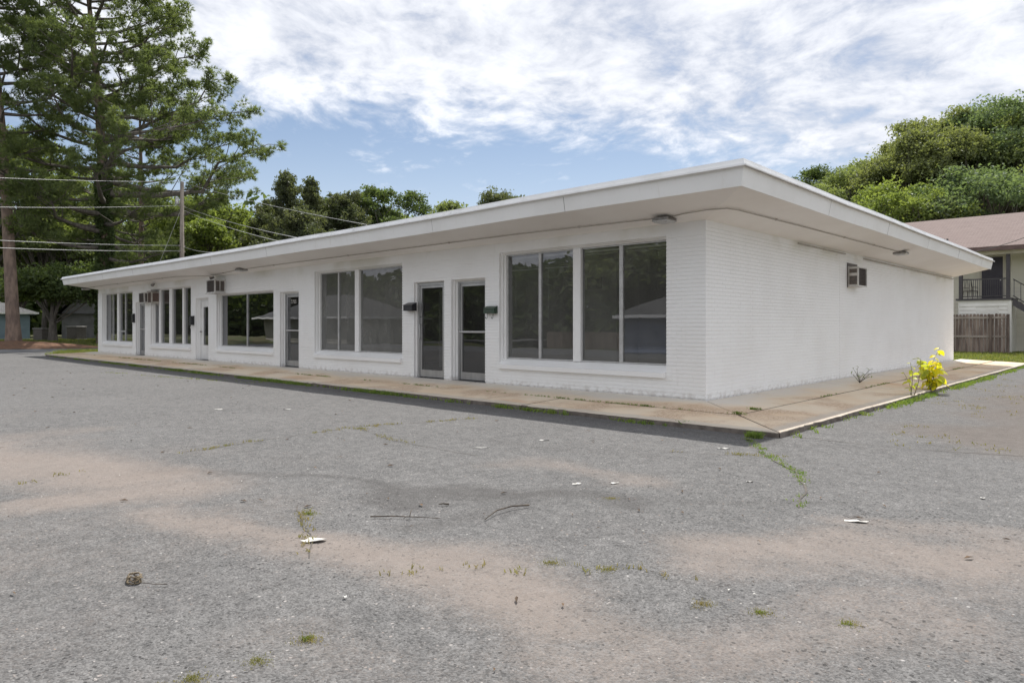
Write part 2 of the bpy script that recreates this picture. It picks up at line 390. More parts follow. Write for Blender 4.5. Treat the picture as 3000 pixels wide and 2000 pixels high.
M['leaf_dark'] = leafm('dark_leaves', (.085,.125,.055), (.12,.165,.065), (.15,.185,.08), .48)
M['leaf_mid'] = leafm('oak_leaves', (.185,.23,.11), (.23,.28,.13), (.275,.31,.16), .5)
M['leaf_light'] = leafm('pale_leaves', (.20,.26,.085), (.25,.31,.10), (.30,.34,.13), .5)
M['leaf_cedar'] = leafm('cedar_foliage', (.11,.135,.085), (.145,.165,.095), (.17,.18,.11), .45)
M['leaf_grey'] = leafm('grey_green_leaves', (.16,.205,.13), (.19,.235,.15), (.22,.25,.17), .48)
M['leaf_olive'] = leafm('olive_leaves', (.18,.21,.10), (.22,.25,.12), (.27,.29,.15), .5)
M['leaf_teal'] = leafm('blue_green_leaves', (.15,.21,.12), (.19,.255,.145), (.23,.29,.175), .5)
M['grass'] = leafm('grass_blades', (.17,.22,.06), (.24,.27,.09), (.34,.31,.15), .5, 2.)
M['grass_dry'] = leafm('dry_grass_blades', (.32,.27,.15), (.24,.24,.09), (.42,.35,.22), .4, 5.)
M['weed'] = leafm('weed_leaves', (.17,.26,.07), (.23,.32,.08), (.31,.33,.14), .5, 3.)
M['yellow'] = leafm('yellow_leaves', (.84,.72,.04), (.84,.78,.06), (.72,.74,.10), .5, 6., .4)
M['yellow_green'] = leafm('yellow_green_leaves', (.46,.52,.08), (.6,.6,.09), (.38,.45,.08), .5, 6., .4)
M['bark'] = pm('pine_bark', (.26,.19,.15), (.15,.11,.09), 5, .95, bs=11, bd=.05, stretch=(1,1,.3))
M['bark_grey'] = pm('grey_bark', (.17,.15,.13), (.10,.088,.078), 6, .95, bs=14, bd=.03, stretch=(1,1,.3))
M['dry_stick'] = pm('dry_twig', (.05,.04,.033), (.11,.085,.06), 20, .9)

# ------------------------------------------------------------------ ground, lot, roads
def ground_z(x, y):
    z = np.full_like(x, -.24)
    z = z + .42*np.clip((-47.0 - x)/6, 0, 1)
    z = z + .10*np.clip((y - 20.5)/3, 0, 1)
    z = z - .9*np.clip((-23 - y)/6, 0, 1)
    return z
xs = np.unique(np.concatenate([np.linspace(-900,-80,12), np.linspace(-80,40,121), np.linspace(40,900,12)]))
ys = np.unique(np.concatenate([np.linspace(-900,-60,12), np.linspace(-60,70,131), np.linspace(70,900,12)]))
gx, gy = np.meshgrid(xs, ys, indexing='ij'); gz = ground_z(gx, gy)
V = np.stack([gx, gy, gz], -1).reshape(-1, 3); ny = len(ys)
ii, jj = np.meshgrid(np.arange(len(xs)-1), np.arange(ny-1), indexing='ij'); a = (ii*ny+jj).ravel()
tag(npmesh('ground', V, np.stack([a, a+ny, a+ny+1, a+1], 1), M['ground'], smooth=True), kind='structure')

cs = .14
xs = np.arange(-39.4, 17, cs); ys = np.arange(-15.0, 24, cs)
gx, gy = np.meshgrid(xs, ys, indexing='ij')
gz = LOT + .022*(fbm(gx*.35, gy*.35, 3)-.5) + .007*(fbm(gx*2, gy*2, 2)-.5)
nearb = np.clip(1 - np.maximum(np.maximum(gx-2.05, -2.15-gy), 0)/1.0, 0, 1); gz = gz*(1-nearb) + LOT*nearb
def seg(px, py, a, b, wa, wb):       # 1 on the segment, 0 beyond its width
    ax, ay = a[:2]; bx, by = b[:2]; dx, dy = bx-ax, by-ay
    t = np.clip(((px-ax)*dx+(py-ay)*dy)/(dx*dx+dy*dy+1e-9), 0, 1)
    d = np.hypot(px-ax-t*dx, py-ay-t*dy); return np.clip(1.25-d/(wa+(wb-wa)*t), 0, 1)
wx = gx + 1.3*(fbm(gx*.8, gy*.8, 4)-.5); wy = gy + 1.3*(fbm(gx*.8+40, gy*.8, 4)-.5)
sand = np.zeros_like(gx)
for u0, v0, u1, v1, w0, w1, s in [(-150,1330,420,1400,1.2,.5,.95),(30,1480,480,1430,.45,.5,.85),(430,1500,980,1620,.25,.35,.8),(900,1620,1450,1720,.38,.5,.9),
        (1250,1740,1800,1800,.3,.25,.65),(1480,1360,1830,1410,.35,.3,.6),(2080,1620,3100,1660,.30,.45,.8),(1500,1900,2900,1880,.35,.45,.6),(2300,1780,3050,1740,.22,.3,.55),
        (-100,1290,300,1260,.9,.4,.5),(2500,1560,3100,1590,.15,.25,.6),(600,1950,1300,2050,.2,.25,.35)]:
    sand = np.maximum(sand, s*.95*seg(wx, wy, G(u0,v0), G(u1,v1), w0*1.35, w1*1.35))
sand = np.maximum(sand, .42*np.clip((-6.2-gy)/2, 0, 1)*np.clip((fbm(gx*.45+3, gy*.45, 4)-.36)*3.2, 0, 1))
dark = np.zeros_like(gx)
for u0, v0, u1, v1, w0, w1, s in [(450,1380,1050,1425,.22,.18,.7),(1000,1420,1900,1470,.20,.25,.8),(1250,1530,1700,1440,.35,.35,.6),(1900,1460,2600,1500,.25,.2,.5),
        (1400,1300,1800,1330,.3,.35,.45),(-100,1060,400,1060,1.2,.8,.3),(1700,1950,2400,1920,.1,.12,.5),(2200,1300,2900,1330,.35,.35,.45)]:
    dark = np.maximum(dark, s*seg(wx, wy, G(u0,v0), G(u1,v1), w0, w1))
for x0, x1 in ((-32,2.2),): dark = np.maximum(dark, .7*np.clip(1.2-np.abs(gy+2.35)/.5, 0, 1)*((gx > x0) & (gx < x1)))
old = np.clip((wx-2.3)/1.6, 0, 1)*np.clip((wy+1.6+.35*(gx-2))/1.8, 0, 1)*(.55+.6*fbm(gx*.6, gy*.6, 4))
keep = ~((gx[:-1,:-1] > -32.7) & (gx[1:,1:] < 1.9) & (gy[:-1,:-1] > -1.95) & (gy[1:,1:] < 19.9))
keep &= ~((gx[:-1,:-1] < -32.9) & (gy[:-1,:-1] > -2.3 + .5*fbm(gx*.5, gy*.5, 3)[:-1,:-1] + .35*np.clip(-33-gx[:-1,:-1],0,9)))
keep &= ~(gy[:-1,:-1] > 21.2 + 1.0*fbm(gx*.7, gy*.7, 3)[:-1,:-1])
ny = len(ys); ii, jj = np.nonzero(keep); a = ii*ny+jj
lot = npmesh('parking_lot', np.stack([gx,gy,gz],-1).reshape(-1,3), np.stack([a, a+ny, a+ny+1, a+1], 1), M['asphalt'], smooth=True)
for nme, arr in (('sand', sand), ('dark', dark), ('old', old)):
    at_ = lot.data.attributes.new(nme, 'FLOAT', 'POINT'); at_.data.foreach_set('value', arr.ravel().astype(np.float32))
tag(lot, kind='structure')
tag(MB().add([(-46,-300,-.15),(-39.4,-300,-.15),(-39.4,300,-.15),(-46,300,-.15)], [(0,1,2,3)]).build('side_road', M['street']), kind='structure')
tag(MB().add([(-39.4,-22,-.148),(300,-22,-.148),(300,-15.0,-.148),(-39.4,-15.0,-.148)], [(0,1,2,3)]).build('street', M['street']), kind='structure')
tag(MB().add([(-39.4,-15.55,-.143),(300,-15.55,-.143),(300,-15.43,-.143),(-39.4,-15.43,-.143)], [(0,1,2,3)]).build('road_marking', M['paint_line']), kind='structure')

# ------------------------------------------------------------------ sidewalk
def swz(o): return -.08*o/2.1        # falls away from the wall
sw = empty('sidewalk'); tag(sw, kind='structure')
L, D, WH = 32.476, 19.08, 3.05
bed = MB()
bed.add([(-L-.35,0,-.03),(-L-.35,-2.05,-.115),(1.97,-2.05,-.115),(0,0,-.03)], [(0,1,2,3)])
bed.add([(0,0,-.03),(1.97,-2.05,-.115),(1.97,20.25,-.115),(0,20.25,-.03)], [(0,1,2,3)])
bed.build('joint_bed', M['kerb_gap'], sw)
def slab(poly, outer):
    # poly: list of (x, y, offset-from-wall); a slab with worn, chamfered top edges
    cx_ = sum(p[0] for p in poly)/len(poly); cy_ = sum(p[1] for p in poly)/len(poly)
    if outer:                        # break the straight edge into small chips
        q = []
        for (x0, y0, o0_), (x1, y1, o1_) in zip(poly, poly[1:]+poly[:1]):
            if o0_ == o1_ and o0_ > 2: 
                n_ = max(1, int(math.hypot(x1-x0, y1-y0)/.11))
                for k in range(n_):
                    t = k/n_; j_ = 0 if k == 0 else random.gauss(0, .006)-(.02 if random.random() < .06 else 0)
                    ex, ey = (0, -1) if abs(y1-y0) < .05 else (1, 0); q.append((x0+(x1-x0)*t+ex*j_, y0+(y1-y0)*t+ey*j_, o0_))
            else: q.append((x0, y0, o0_))
        poly = q
    n = len(poly)
    dz_ = random.uniform(-.004, .004)
    top = []; mid = []; bot = []
    for x, y, o in poly:
        dx, dy = x-cx_, y-cy_; l = math.hypot(dx, dy)
        top.append((x-dx/l*.014, y-dy/l*.014, swz(o)+dz_)); mid.append((x, y, swz(o)-.010+dz_)); bot.append((x, y, -.23 if outer else -.10))
    v = top+mid+bot
    f = [tuple(range(n))] + [(i, n+i, n+(i+1)%n, (i+1)%n) for i in range(n)] + [(n+i, 2*n+i, 2*n+(i+1)%n, n+(i+1)%n) for i in range(n)]
    o = MB().add(v, f).build('slab', M['concrete'], sw)
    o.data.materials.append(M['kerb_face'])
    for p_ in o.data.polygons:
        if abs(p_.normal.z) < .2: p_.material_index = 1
    return o
g = .018
for o0, o1, outer in ((0.0, 1.07-.03, False), (1.07+.03, 2.1, True)):
    xb = [-L-.4, -29.6, -26.2, -22.9, -19.5, -16.2, -12.6, -9.0, -5.6, -2.3]
    for i, x0 in enumerate(xb):
        x1 = xb[i+1] if i+1 < len(xb) else None
        if x1 is not None:
            slab([(x0+g,-o1,o1),(x1-g,-o1,o1),(x1-g,-o0,o0),(x0+g,-o0,o0)], outer)
        else:
            slab([(x0+g,-o1,o1),(o1-g*.5,-o1,o1),(o0-g*.5,-o0,o0),(x0+g,-o0,o0)], outer)
    yb = [-9, 1.8, 5.2, 8.8, 12.3, 15.9, 20.3]
    for i in range(len(yb)-1):
        y0, y1 = yb[i], yb[i+1]
        if i == 0: slab([(o0+g*.5,-o0+g,o0),(o1+g*.5-(g*.5 if outer else 0),-o1+g,o1),(o1,y1-g,o1),(o0,y1-g,o0)], outer)
        else: slab([(o0,y0+g,o0),(o1,y0+g,o1),(o1,y1-g,o1),(o0,y1-g,o0)], outer)

# ------------------------------------------------------------------ the long white building
bld = empty('commercial_building', (0,0,0))
tag(bld, 'long low white brick commercial strip building with deep overhanging flat roof', 'building')
CB, JB = .0677, .0145
# openings: x0, x1, bottom, head, depth of glass plane
WIN = [dict(x0=-31.84, x1=-27.63, h=2.83), dict(x0=-25.44, x1=-21.28, h=2.80), dict(x0=-19.03, x1=-14.87, h=2.40),
       dict(x0=-12.42, x1=-8.28, h=2.84), dict(x0=-4.87, x1=-.76, h=2.84)]
DOR = [dict(x0=-27.2, x1=-26.12, h=2.30), dict(x0=-20.84, x1=-19.71, h=2.30), dict(x0=-14.46, x1=-13.32, h=2.31),
       dict(x0=-7.81, x1=-6.69, h=2.33), dict(x0=-6.43, x1=-5.31, h=2.33)]
for w in WIN: w['z'] = .34
for d in DOR: d['z'] = -.12
OPEN = WIN + DOR
AC_HOLE = [dict(x0=-19.05+.15, x1=-18.30, z=2.44, h=2.86)]
def cellwall(mb, ops, y0, y1, z0, z1, x0=-L, x1=0., front=True):
    X = sorted(set([x0, x1]+[o['x0'] for o in ops]+[o['x1'] for o in ops])); Z = sorted(set([z0, z1]+[min(max(o['z'],z0),z1) for o in ops]+[min(o['h'],z1) for o in ops]))
    X = [x for x in X if x0 <= x <= x1]
    fill = np.ones((len(X)-1, len(Z)-1), bool)
    for i in range(len(X)-1):
        for k in range(len(Z)-1):
            cx_, cz_ = (X[i]+X[i+1])/2, (Z[k]+Z[k+1])/2
            for o in ops:
                if o['x0'] < cx_ < o['x1'] and o['z'] < cz_ < o['h']: fill[i,k] = False
    for i in range(len(X)-1):
        for k in range(len(Z)-1):
            if not fill[i,k]: continue
            a, b, c, d = X[i], X[i+1], Z[k], Z[k+1]
            mb.add([(a,y0,c),(b,y0,c),(b,y0,d),(a,y0,d)], [(0,1,2,3)])
            if y1 > .2: mb.add([(a,y1,c),(b,y1,c),(b,y1,d),(a,y1,d)], [(3,2,1,0)])
            if i == 0 or not fill[i-1,k]: mb.add([(a,y0,c),(a,y1,c),(a,y1,d),(a,y0,d)], [(0,1,2,3)])
            if i == len(X)-2 or not fill[i+1,k]: mb.add([(b,y0,c),(b,y1,c),(b,y1,d),(b,y0,d)], [(3,2,1,0)])
            if k == 0 or not fill[i,k-1]: mb.add([(a,y0,c),(b,y0,c),(b,y1,c),(a,y1,c)], [(0,1,2,3)])
            if k == len(Z)-2 or not fill[i,k+1]: mb.add([(a,y0,d),(b,y0,d),(b,y1,d),(a,y1,d)], [(3,2,1,0)])
def inset(ops, s):
    return [dict(x0=o['x0']+s, x1=o['x1']-s, z=o['z'], h=o['h']-s*.6) for o in ops]
MOR = .013
def build_front():
    mb = MB(); cellwall(mb, OPEN, MOR, .075, -.12, 2.86, x1=-MOR)
    cellwall(mb, inset(OPEN, .035), .075, .135, -.12, 2.86, x1=-MOR)
    cellwall(mb, inset(OPEN, .07), .135, .27, -.12, 2.86, x1=-MOR)
    mb.box(-L, .018, 2.86, -MOR, .27, WH+.03)
    return mb.build('front_wall', M['brick'], bld)
fw_o = build_front()
mb = MB(); mb.box(-.27, .2705, -.12, -MOR, D, WH+.03); sw_o = mb.build('side_wall', M['brick'], bld)
mb = MB(); mb.box(-L, D-.2, -.12, -.2705, D-.001, WH+.03); mb.build('rear_wall', M['brick'], bld)
mb = MB(); mb.box(-L+.001, .2705, -.12, -L+.25, D-.201, WH+.03); mb.build('end_wall', M['brick'], bld)

def brick_verts(l, h, dep, b=.003):
    return [(0,dep,0),(l,dep,0),(l,dep,h),(0,dep,h),(b*.35,0,b),(l-b*.35,0,b),(l-b*.35,0,h-b),(b*.35,0,h-b)]
BF = [(4,5,6,7),(0,1,5,4),(1,2,6,5),(2,3,7,6),(3,0,4,7)]
BL = .2032; FULL = BL-.005; BH = CB-JB
bricks = []                          # (wall, along, z, length, proud)
rb = random.Random(5)
def lay(wall, s0, s1, z, off):
    s = s0
    first = BL/2 if off else BL
    while s1-s > .02:
        l = min(first, s1-s)
        if 0 < s1-s-l < .05: l = s1-s
        bricks.append((wall, s+.0003, z+JB, l-.0006, rb.uniform(-.0006, .0006))); s += l; first = BL
nc = int(2.85/CB)
for c in range(nc+1):
    z = c*CB + .006
    if z+CB > 2.862: break
    iv = [(-L, 0.0)]
    for o in OPEN:
        if o['z'] < z+CB-.012 and z+.012 < o['h']:
            n = []
            for a_, b_ in iv:
                if o['x1'] <= a_ or o['x0'] >= b_: n.append((a_, b_)); continue
                if o['x0'] > a_: n.append((a_, o['x0']))
                if o['x1'] < b_: n.append((o['x1'], b_))
            iv = n
    for a_, b_ in iv: lay('f', a_, b_, z, c % 2)
for c in range(int(3.04/CB)):
    z = c*CB + .006
    lay('s', 0.0, 6.62, z, (c+1) % 2); lay('s', 6.634, D, z, c % 2)
def bscore(b):
    w, s, z, l, p = b
    x, y = (s+l/2, 0) if w == 'f' else (0, s+l/2)
    q = np.array([x-CX, y-CY]); d = q @ FW; n = np.array([0,-1.]) if w == 'f' else np.array([1.,0])
    return abs(q @ n)/np.linalg.norm(q)*l/(d*d)
bricks.sort(key=bscore, reverse=True)
meshes = {}
single = bricks[:300]; rest = bricks[300:]
for w, s, z, l, p in single:
    k = round(l, 3)
    if k not in meshes:
        me = bpy.data.meshes.new('brick'); me.from_pydata(brick_verts(l, BH, MOR+.004), [], BF); me.materials.append(M['brick']); meshes[k] = me
    o = link('brick', meshes[k], None, fw_o if w == 'f' else sw_o)
    if w == 'f': o.location = (s, p, z)
    else: o.location = (-p, s, z); o.rotation_euler = (0, 0, R(90))
for w, par in (('f', fw_o), ('s', sw_o)):
    rs = [b for b in rest if b[0] == w]; V = np.zeros((len(rs)*8, 3)); Q = np.zeros((len(rs)*5, 4), int)
    for i, (w_, s, z, l, p) in enumerate(rs):
        bv = np.array(brick_verts(l, BH, MOR+.004)); bv[:,1] += p; bv[:,0] += s; bv[:,2] += z
        if w == 's': bv = np.stack([-bv[:,1], bv[:,0], bv[:,2]], 1)
        V[i*8:i*8+8] = bv; Q[i*5:i*5+5] = np.array(BF)+i*8
    o = npmesh('brickwork', V, Q, M['brick'], par); o['kind'] = 'stuff'

# --- roof: a profile swept round the three open sides, mitred at the corners
def sweep(prof, closed=True, step=1.5, sag=True):
    path = [((0, D-.15), (1, 0)), ((0, 0), (1, -1)), ((-L, 0), (-1, -1)), ((-L, D-.15), (-1, 0))]
    st = []
    for i in range(3):
        (p, o), (q, r) = path[i], path[i+1]; n = max(1, int(math.hypot(q[0]-p[0], q[1]-p[1])/step))
        for k in range(n + (i == 2)):
            t = k/n
            if k == 0: oo = o
            elif k == n: oo = r
            else: oo = {0: (1,0), 1: (0,-1), 2: (-1,0)}[i]
            x, y = p[0]+(q[0]-p[0])*t, p[1]+(q[1]-p[1])*t
            dz_ = 0
            if sag and 0 < t < 1 and i < 2: dz_ = -.045*math.sin(math.pi*t)*(1 if i == 1 else .3) + .012*(vnoise(x*.35+3, y*.35)-.5)*2
            st.append((x, y, oo, dz_))
    mb = MB(); n = len(prof); v = []
    for x, y, oo, dz_ in st:
        for o_, z in prof: v.append((x+oo[0]*o_, y+oo[1]*o_, z + dz_*max(0, min(1, o_/1.1))))
    f = []
    for i in range(len(st)-1):
        for k in range(n if closed else n-1): f.append((i*n+k, i*n+(k+1)%n, (i+1)*n+(k+1)%n, (i+1)*n+k))
    if closed: f += [tuple(range(n)), tuple((len(st)-1)*n+k for k in range(n))[::-1]]
    return mb.add(v, f)
roof = MB(); roof.add([(-L-.9,-.9,3.47),(.9,-.9,3.47),(.9,D-.16,3.47),(-L-.9,D-.16,3.47)], [(0,1,2,3)])
roof = roof.build('roof', M['roof_white'], bld)
sweep([(1.20,3.652),(0.85,3.468),(0.85,3.44),(1.20,3.60)]).build('roof_edge', M['roof_white'], roof)
sweep([(-.02,3.046),(1.145,3.294),(1.145,3.312),(-.02,3.075)]).build('soffit', M['soffit'], bld)
sweep([(1.146,3.283),(1.172,3.278),(1.226,3.553),(1.205,3.56)]).build('fascia', M['fascia'], bld)
sweep([(1.205,3.566),(1.280,3.540),(1.288,3.548),(1.282,3.572),(1.21,3.588)]).build('drip_edge', M['flash'], bld)
sweep([(1.205,3.589),(1.243,3.583),(1.222,3.662),(1.20,3.664)]).build('gravel_stop', M['flash'], bld)
# metal joint covers on the flashing
for x in (-30, -26.4, -22.9, -19.3, -15.8, -12.2, -8.6, -5.1, -1.6):
    m_ = MB().add([(x,-1.2455,3.585),(x+.05,-1.2455,3.585),(x+.05,-1.2245,3.659),(x,-1.2245,3.659)], [(0,1,2,3)])
    s_ = -.045*math.sin(math.pi*(-x/L)); m_.xform(Matrix.Translation((0,-.003,s_))); m_.build('joint_cover', M['flash'], bld)

for k, x in enumerate((-31.2, -27.6, -23.9, -20.3, -16.7, -13.0, -9.4, -5.7, -2.1)):
    s_ = -.045*math.sin(math.pi*(-x/L)); MB().box(0,0,0,.007,.004,.262).xform(Matrix.Translation((x,-1.174,3.282+s_)) @ Matrix.Rotation(math.atan2(.054,.275), 4, 'X')).build('board_joint', M['fixture'], bld)
for k, y in enumerate((2.4, 6.1, 9.7, 13.4, 17.0)):
    MB().box(0,0,0,.004,.007,.262).xform(Matrix.Translation((1.170,y,3.282-.012)) @ Matrix.Rotation(math.atan2(.054,.275), 4, 'Y')).build('board_joint', M['fixture'], bld)
# --- windows
def window(w, panes_mat, mulls, transoms=(), thick=()):
    x0, x1, h = w['x0']+.07, w['x1']-.07, w['h']-.042; zb = .55; yg = .205
    fr = MB(); fwid = .028
    fr.box(x0, yg-.03, zb, x0+fwid, yg+.03, h); fr.box(x1-fwid, yg-.03, zb, x1, yg+.03, h)
    fr.box(x0+fwid, yg-.03, zb, x1-fwid, yg+.03, zb+fwid); fr.box(x0+fwid, yg-.03, h-fwid, x1-fwid, yg+.03, h)
    o = fr.build('window', M['alu_paint'], bld)
    pr = [(.265,.345),(-.065,.342),(-.068,.428),(-.01,.448),(.17,.545),(.265,.549)]
    MB().prism_x(pr, w['x0']+.003, w['x1']-.003).build('sill', M['brick'], o)
    edges = [x0+fwid]
    for a, b, k in mulls:
        m_ = MB()
        if k == 'W': m_.bbox(a, yg-.075, zb+.001, b, yg+.05, h-.001, .008)
        else: m_.bbox(a, yg-.035, zb+fwid+.001, b, yg+.028, h-fwid-.001, .004)
        m_.build('mullion', M['trim'] if k == 'W' else M['alu_paint'], o)
        edges += [a, b]
    edges.append(x1-fwid)
    for i in range(0, len(edges), 2):
        a, b = edges[i], edges[i+1]
        zs_ = [zb+fwid]; 
        for (pi, tz) in transoms:
            if pi == i//2:
                MB().bbox(a+.001, yg-.03, tz-.03, b-.001, yg+.028, tz+.03, .004).build('transom', M['alu_paint'], o)
                zs_ += [tz-.03, tz+.03]
        zs_.append(h-fwid)
        for k in range(0, len(zs_), 2):
            tl = random.uniform(-.0022, .0022)
            MB().add([(a,yg+tl,zs_[k]),(b,yg-tl,zs_[k]),(b,yg-tl,zs_[k+1]),(a,yg+tl,zs_[k+1])], [(0,1,2,3)]).build('pane', panes_mat, o, keep=True)
    return o
w1 = window(WIN[0], M['glass_mid'], [(-30.87,-30.80,'t'),(-30.10,-29.82,'W'),(-29.14,-29.07,'t')], transoms=[(2,1.02)])
w2 = window(WIN[1], M['glass_mid'], [(-24.87,-24.68,'W'),(-23.76,-23.46,'W'),(-22.43,-22.25,'W')], transoms=[(0,2.17)])
w3 = window(WIN[2], M['glass_dark'], [(-17.05,-17.0,'t')])
w4 = window(WIN[3], M['glass_grey'], [(-11.46,-11.40,'t'),(-10.56,-10.36,'W')])
w5 = window(WIN[4], M['glass_clear'], [(-3.89,-3.82,'t'),(-2.95,-2.76,'W'),(-1.87,-1.79,'t')])
for o, l in ((w1,'far left display window with a lower transom bar'), (w2,'display window with a unit fitted in its top corner'), (w3,'low dark mirror-like two pane window'),
             (w4,'hazed grey window with one wide pane'), (w5,'largest clear window with raised blinds')): o['label'] = l
# the raised blinds behind the big right window
for a, b in ((-4.74,-3.9),(-3.81,-2.97)):
    bl = MB().bbox(a, .262, 2.70, b, .31, 2.745, .004).build('blind', M['blind'], w5)
    m_ = MB()
    for k in range(7):
        z = 2.69-k*.03; m_.add([(a,.265,z-.008),(b,.265,z-.008),(b,.305,z+.004),(a,.305,z+.004)], [(0,1,2,3)])
    m_.box(a, .27, 2.455, b, .30, 2.47); m_.tube([(a+.12,.26,2.7),(a+.12,.26,1.4)], .004, 5)
    m_.build('blind', M['blind'], w5)
m_ = MB()
for a, b in ((-2.74,-1.89),(-1.77,-.86)):
    m_.box(a, .262, 2.705, b, .30, 2.74); m_.box(a, .268, 2.66, b, .298, 2.67)
m_.build('blind', M['blind'], w5)

# --- doors
def sdoor(d, y, style, ins=.07):
    x0, x1, h = d['x0']+ins, d['x1']-ins, d['h']-ins*.6
    fr = MB(); fwid = .045
    fr.box(x0, y, .001, x0+fwid, y+.1, h); fr.box(x1-fwid, y, .001, x1, y+.1, h); fr.box(x0+fwid, y, h-fwid, x1-fwid, y+.1, h)
    mm = M['door_white'] if style == 'wood' else M['alu']
    o = fr.build('door', mm, bld)
    MB().box(d['x0']+.001, -.02, -.06, d['x1']-.001, y+.1, -.0).build('threshold', M['threshold'], o)
    a, b, t = x0+fwid+.004, x1-fwid-.004, h-fwid-.004; yl = y+.025; g0, g1 = .012, .055
    if style == 'wood':
        gl, gr = a+.20, b-.28
        m_ = MB(); m_.box(a,yl,.02,gl,yl+.05,t); m_.box(gr,yl,.02,b,yl+.05,t); m_.box(gl,yl,.02,gr,yl+.05,.55); m_.box(gl,yl,1.97,gr,yl+.05,t)
        lf = m_.build('leaf', M['door_white'], o)
        MB().add([(gl,yl+.02,.55),(gr,yl+.02,.55),(gr,yl+.02,1.97),(gl,yl+.02,1.97)], [(0,1,2,3)]).build('pane', M['glass_mid'], lf, keep=True)
        k = MB(); k.tube([(a+.07,yl,1.05),(a+.07,yl-.05,1.05)], .012, 8); k.tube([(a+.07,yl-.05,1.05),(a+.07,yl-.075,1.05)], [.03,.022], 10); k.build('handle', M['threshold'], lf, True)
        return o
    st = .065; br = .17
    m_ = MB(); m_.box(a,yl,.02,a+st,yl+.045,t); m_.box(b-st,yl,.02,b,yl+.045,t); m_.box(a+st,yl,.02,b-st,yl+.045,.02+br); m_.box(a+st,yl,t-st,b-st,yl+.045,t)
    lf = m_.build('leaf', M['alu'], o)
    MB().add([(a+st,yl+.022,.02+br),(b-st,yl+.022,.02+br),(b-st,yl+.022,t-st),(a+st,yl+.022,t-st)], [(0,1,2,3)]).build('pane', M['glass_mid'], lf, keep=True)
    if style in ('bar', 'num'):
        MB().bbox(a+.01, yl-.045, 1.10, b-.01, yl-.012, 1.145, .008).build('push_bar', M['alu_paint'], lf)
    else:
        k = MB(); k.tube([(a+.035,yl,.95),(a+.035,yl-.05,.95),(a+.035,yl-.05,1.3),(a+.035,yl,1.3)], .012, 8); k.build('handle', M['alu_paint'], lf, True)
        k = MB(); k.tube([(a+.032,yl+.001,1.48),(a+.032,yl-.012,1.48)], .018, 10); k.build('lock', M['threshold'], lf)
    return o
d1 = sdoor(DOR[0], .14, 'bar'); d2 = sdoor(DOR[1], .14, 'wood'); d3 = sdoor(DOR[2], .14, 'num'); d4 = sdoor(DOR[3], .085, 'pull', .06); d5 = sdoor(DOR[4], .15, 'bar')
for o, l in ((d1,'narrow glass door beside the far left window'), (d2,'white wooden door with a tall slit of glass'), (d3,'glass door numbered 2705'), (d4,'aluminium glass door with a pull handle'), (d5,'aluminium glass door with a horizontal push bar')): o['label'] = l
# the street number on the glass of the third door
fc_ = bpy.data.curves.new('street_number', 'FONT'); fc_.body = '2705'; fc_.size = .16; fc_.extrude = .001; fc_.space_character = 1.05
fo = bpy.data.objects.new('street_number', fc_); col.objects.link(fo)
dg = bpy.context.evaluated_depsgraph_get(); me = bpy.data.meshes.new_from_object(fo.evaluated_get(dg)); bpy.data.objects.remove(fo)
no = link('street_number', me, M['paper'], d3); no.location = (-14.10, .165+.018, 2.02-.06); no.rotation_euler = (R(90), 0, 0)

# --- inside the shops
m_ = MB(); m_.add([(-L+.25,.27,.0),(-.27,.27,.0),(-.27,8.0,.0),(-L+.25,8.0,.0)], [(0,1,2,3)]); m_.build('interior_floor', M['inner_floor'], bld)
m_ = MB(); m_.add([(-L+.25,.27,2.94),(-.27,.27,2.94),(-.27,8.0,2.94),(-L+.25,8.0,2.94)], [(3,2,1,0)]); m_.build('interior_ceiling', M['inner_ceil'], bld)
m_ = MB(); m_.box(-L+.26, 8.0, .001, -.28, 8.1, 2.939)
for x in (-26.02, -19.4, -13.0, -6.56): m_.box(x-.06, .2715, .001, x+.06, 7.999, 2.938)
m_.box(-10.6, 3.2, .001, -9.2, 3.35, 2.3); m_.box(-5.6, 3.6, .001, -4.3, 3.75, 2.937); m_.box(-30.5, 3, .001, -28.6, 3.12, 2.937)
m_.build('partition', M['inner_wall'], bld)
m_ = MB(); m_.box(-5.2, 3.57, 2.2, -4.75, 3.598, 2.5); m_.build('vent_grille', M['ac_dark'], bld)

# ------------------------------------------------------------------ things fixed to the walls
def ac_unit(loc, w, dpt, h, body, coil, label, rz=0, tilt=0, vent=2):
    t = empty('air_conditioner', loc, rz); t.rotation_euler = (R(tilt), 0, rz)
    tag(t, label, 'air conditioner', 'window air conditioners on the white building')
    m_ = MB(); e = .03                                     # sheet-metal shell, open face towards -y
    m_.box(0,-dpt,0,e,.06,h); m_.box(w-e,-dpt,0,w,.06,h); m_.box(e,-dpt,0,w-e,.06,e); m_.box(e,-dpt,h-e,w-e,.06,h)
    t_b = m_.build('housing', body, t)
    MB().box(e, -dpt+.025, e, w-e, -dpt+.05, h-e).build('coil', coil, t)
    m_ = MB(); n = int((h-2*e)/.035)
    for k in range(1, n): m_.box(e, -dpt+.004, e+k*.035-.003, w-e, -dpt+.02, e+k*.035+.003)
    for k in range(1, 6): x = e+(w-2*e)*k/6; m_.box(x-.003, -dpt+.002, e, x+.003, -dpt+.022, h-e)
    m_.build('grille', coil, t)
    m_ = MB()
    for k in range(vent):
        y0 = -dpt+.05+k*(dpt-.06)/vent; y1 = y0+(dpt-.06)/vent-.03
        m_.box(w+.0005, y0, h*.14, w+.003, y1, h*.9)
        for q in range(9): z = h*.16+q*h*.08; m_.add([(w+.003,y0,z),(w+.003,y1,z),(w+.012,y1,z-.012),(w+.012,y0,z-.012)], [(0,1,2,3)])
    m_.build('side_louvre', coil, t)
    return t
a1 = ac_unit((-26.10,0,2.24), .62, .24, .44, M['ac_white'], M['ac_dark'], 'beige air conditioner tilted over the far left glass door', tilt=2, vent=1)
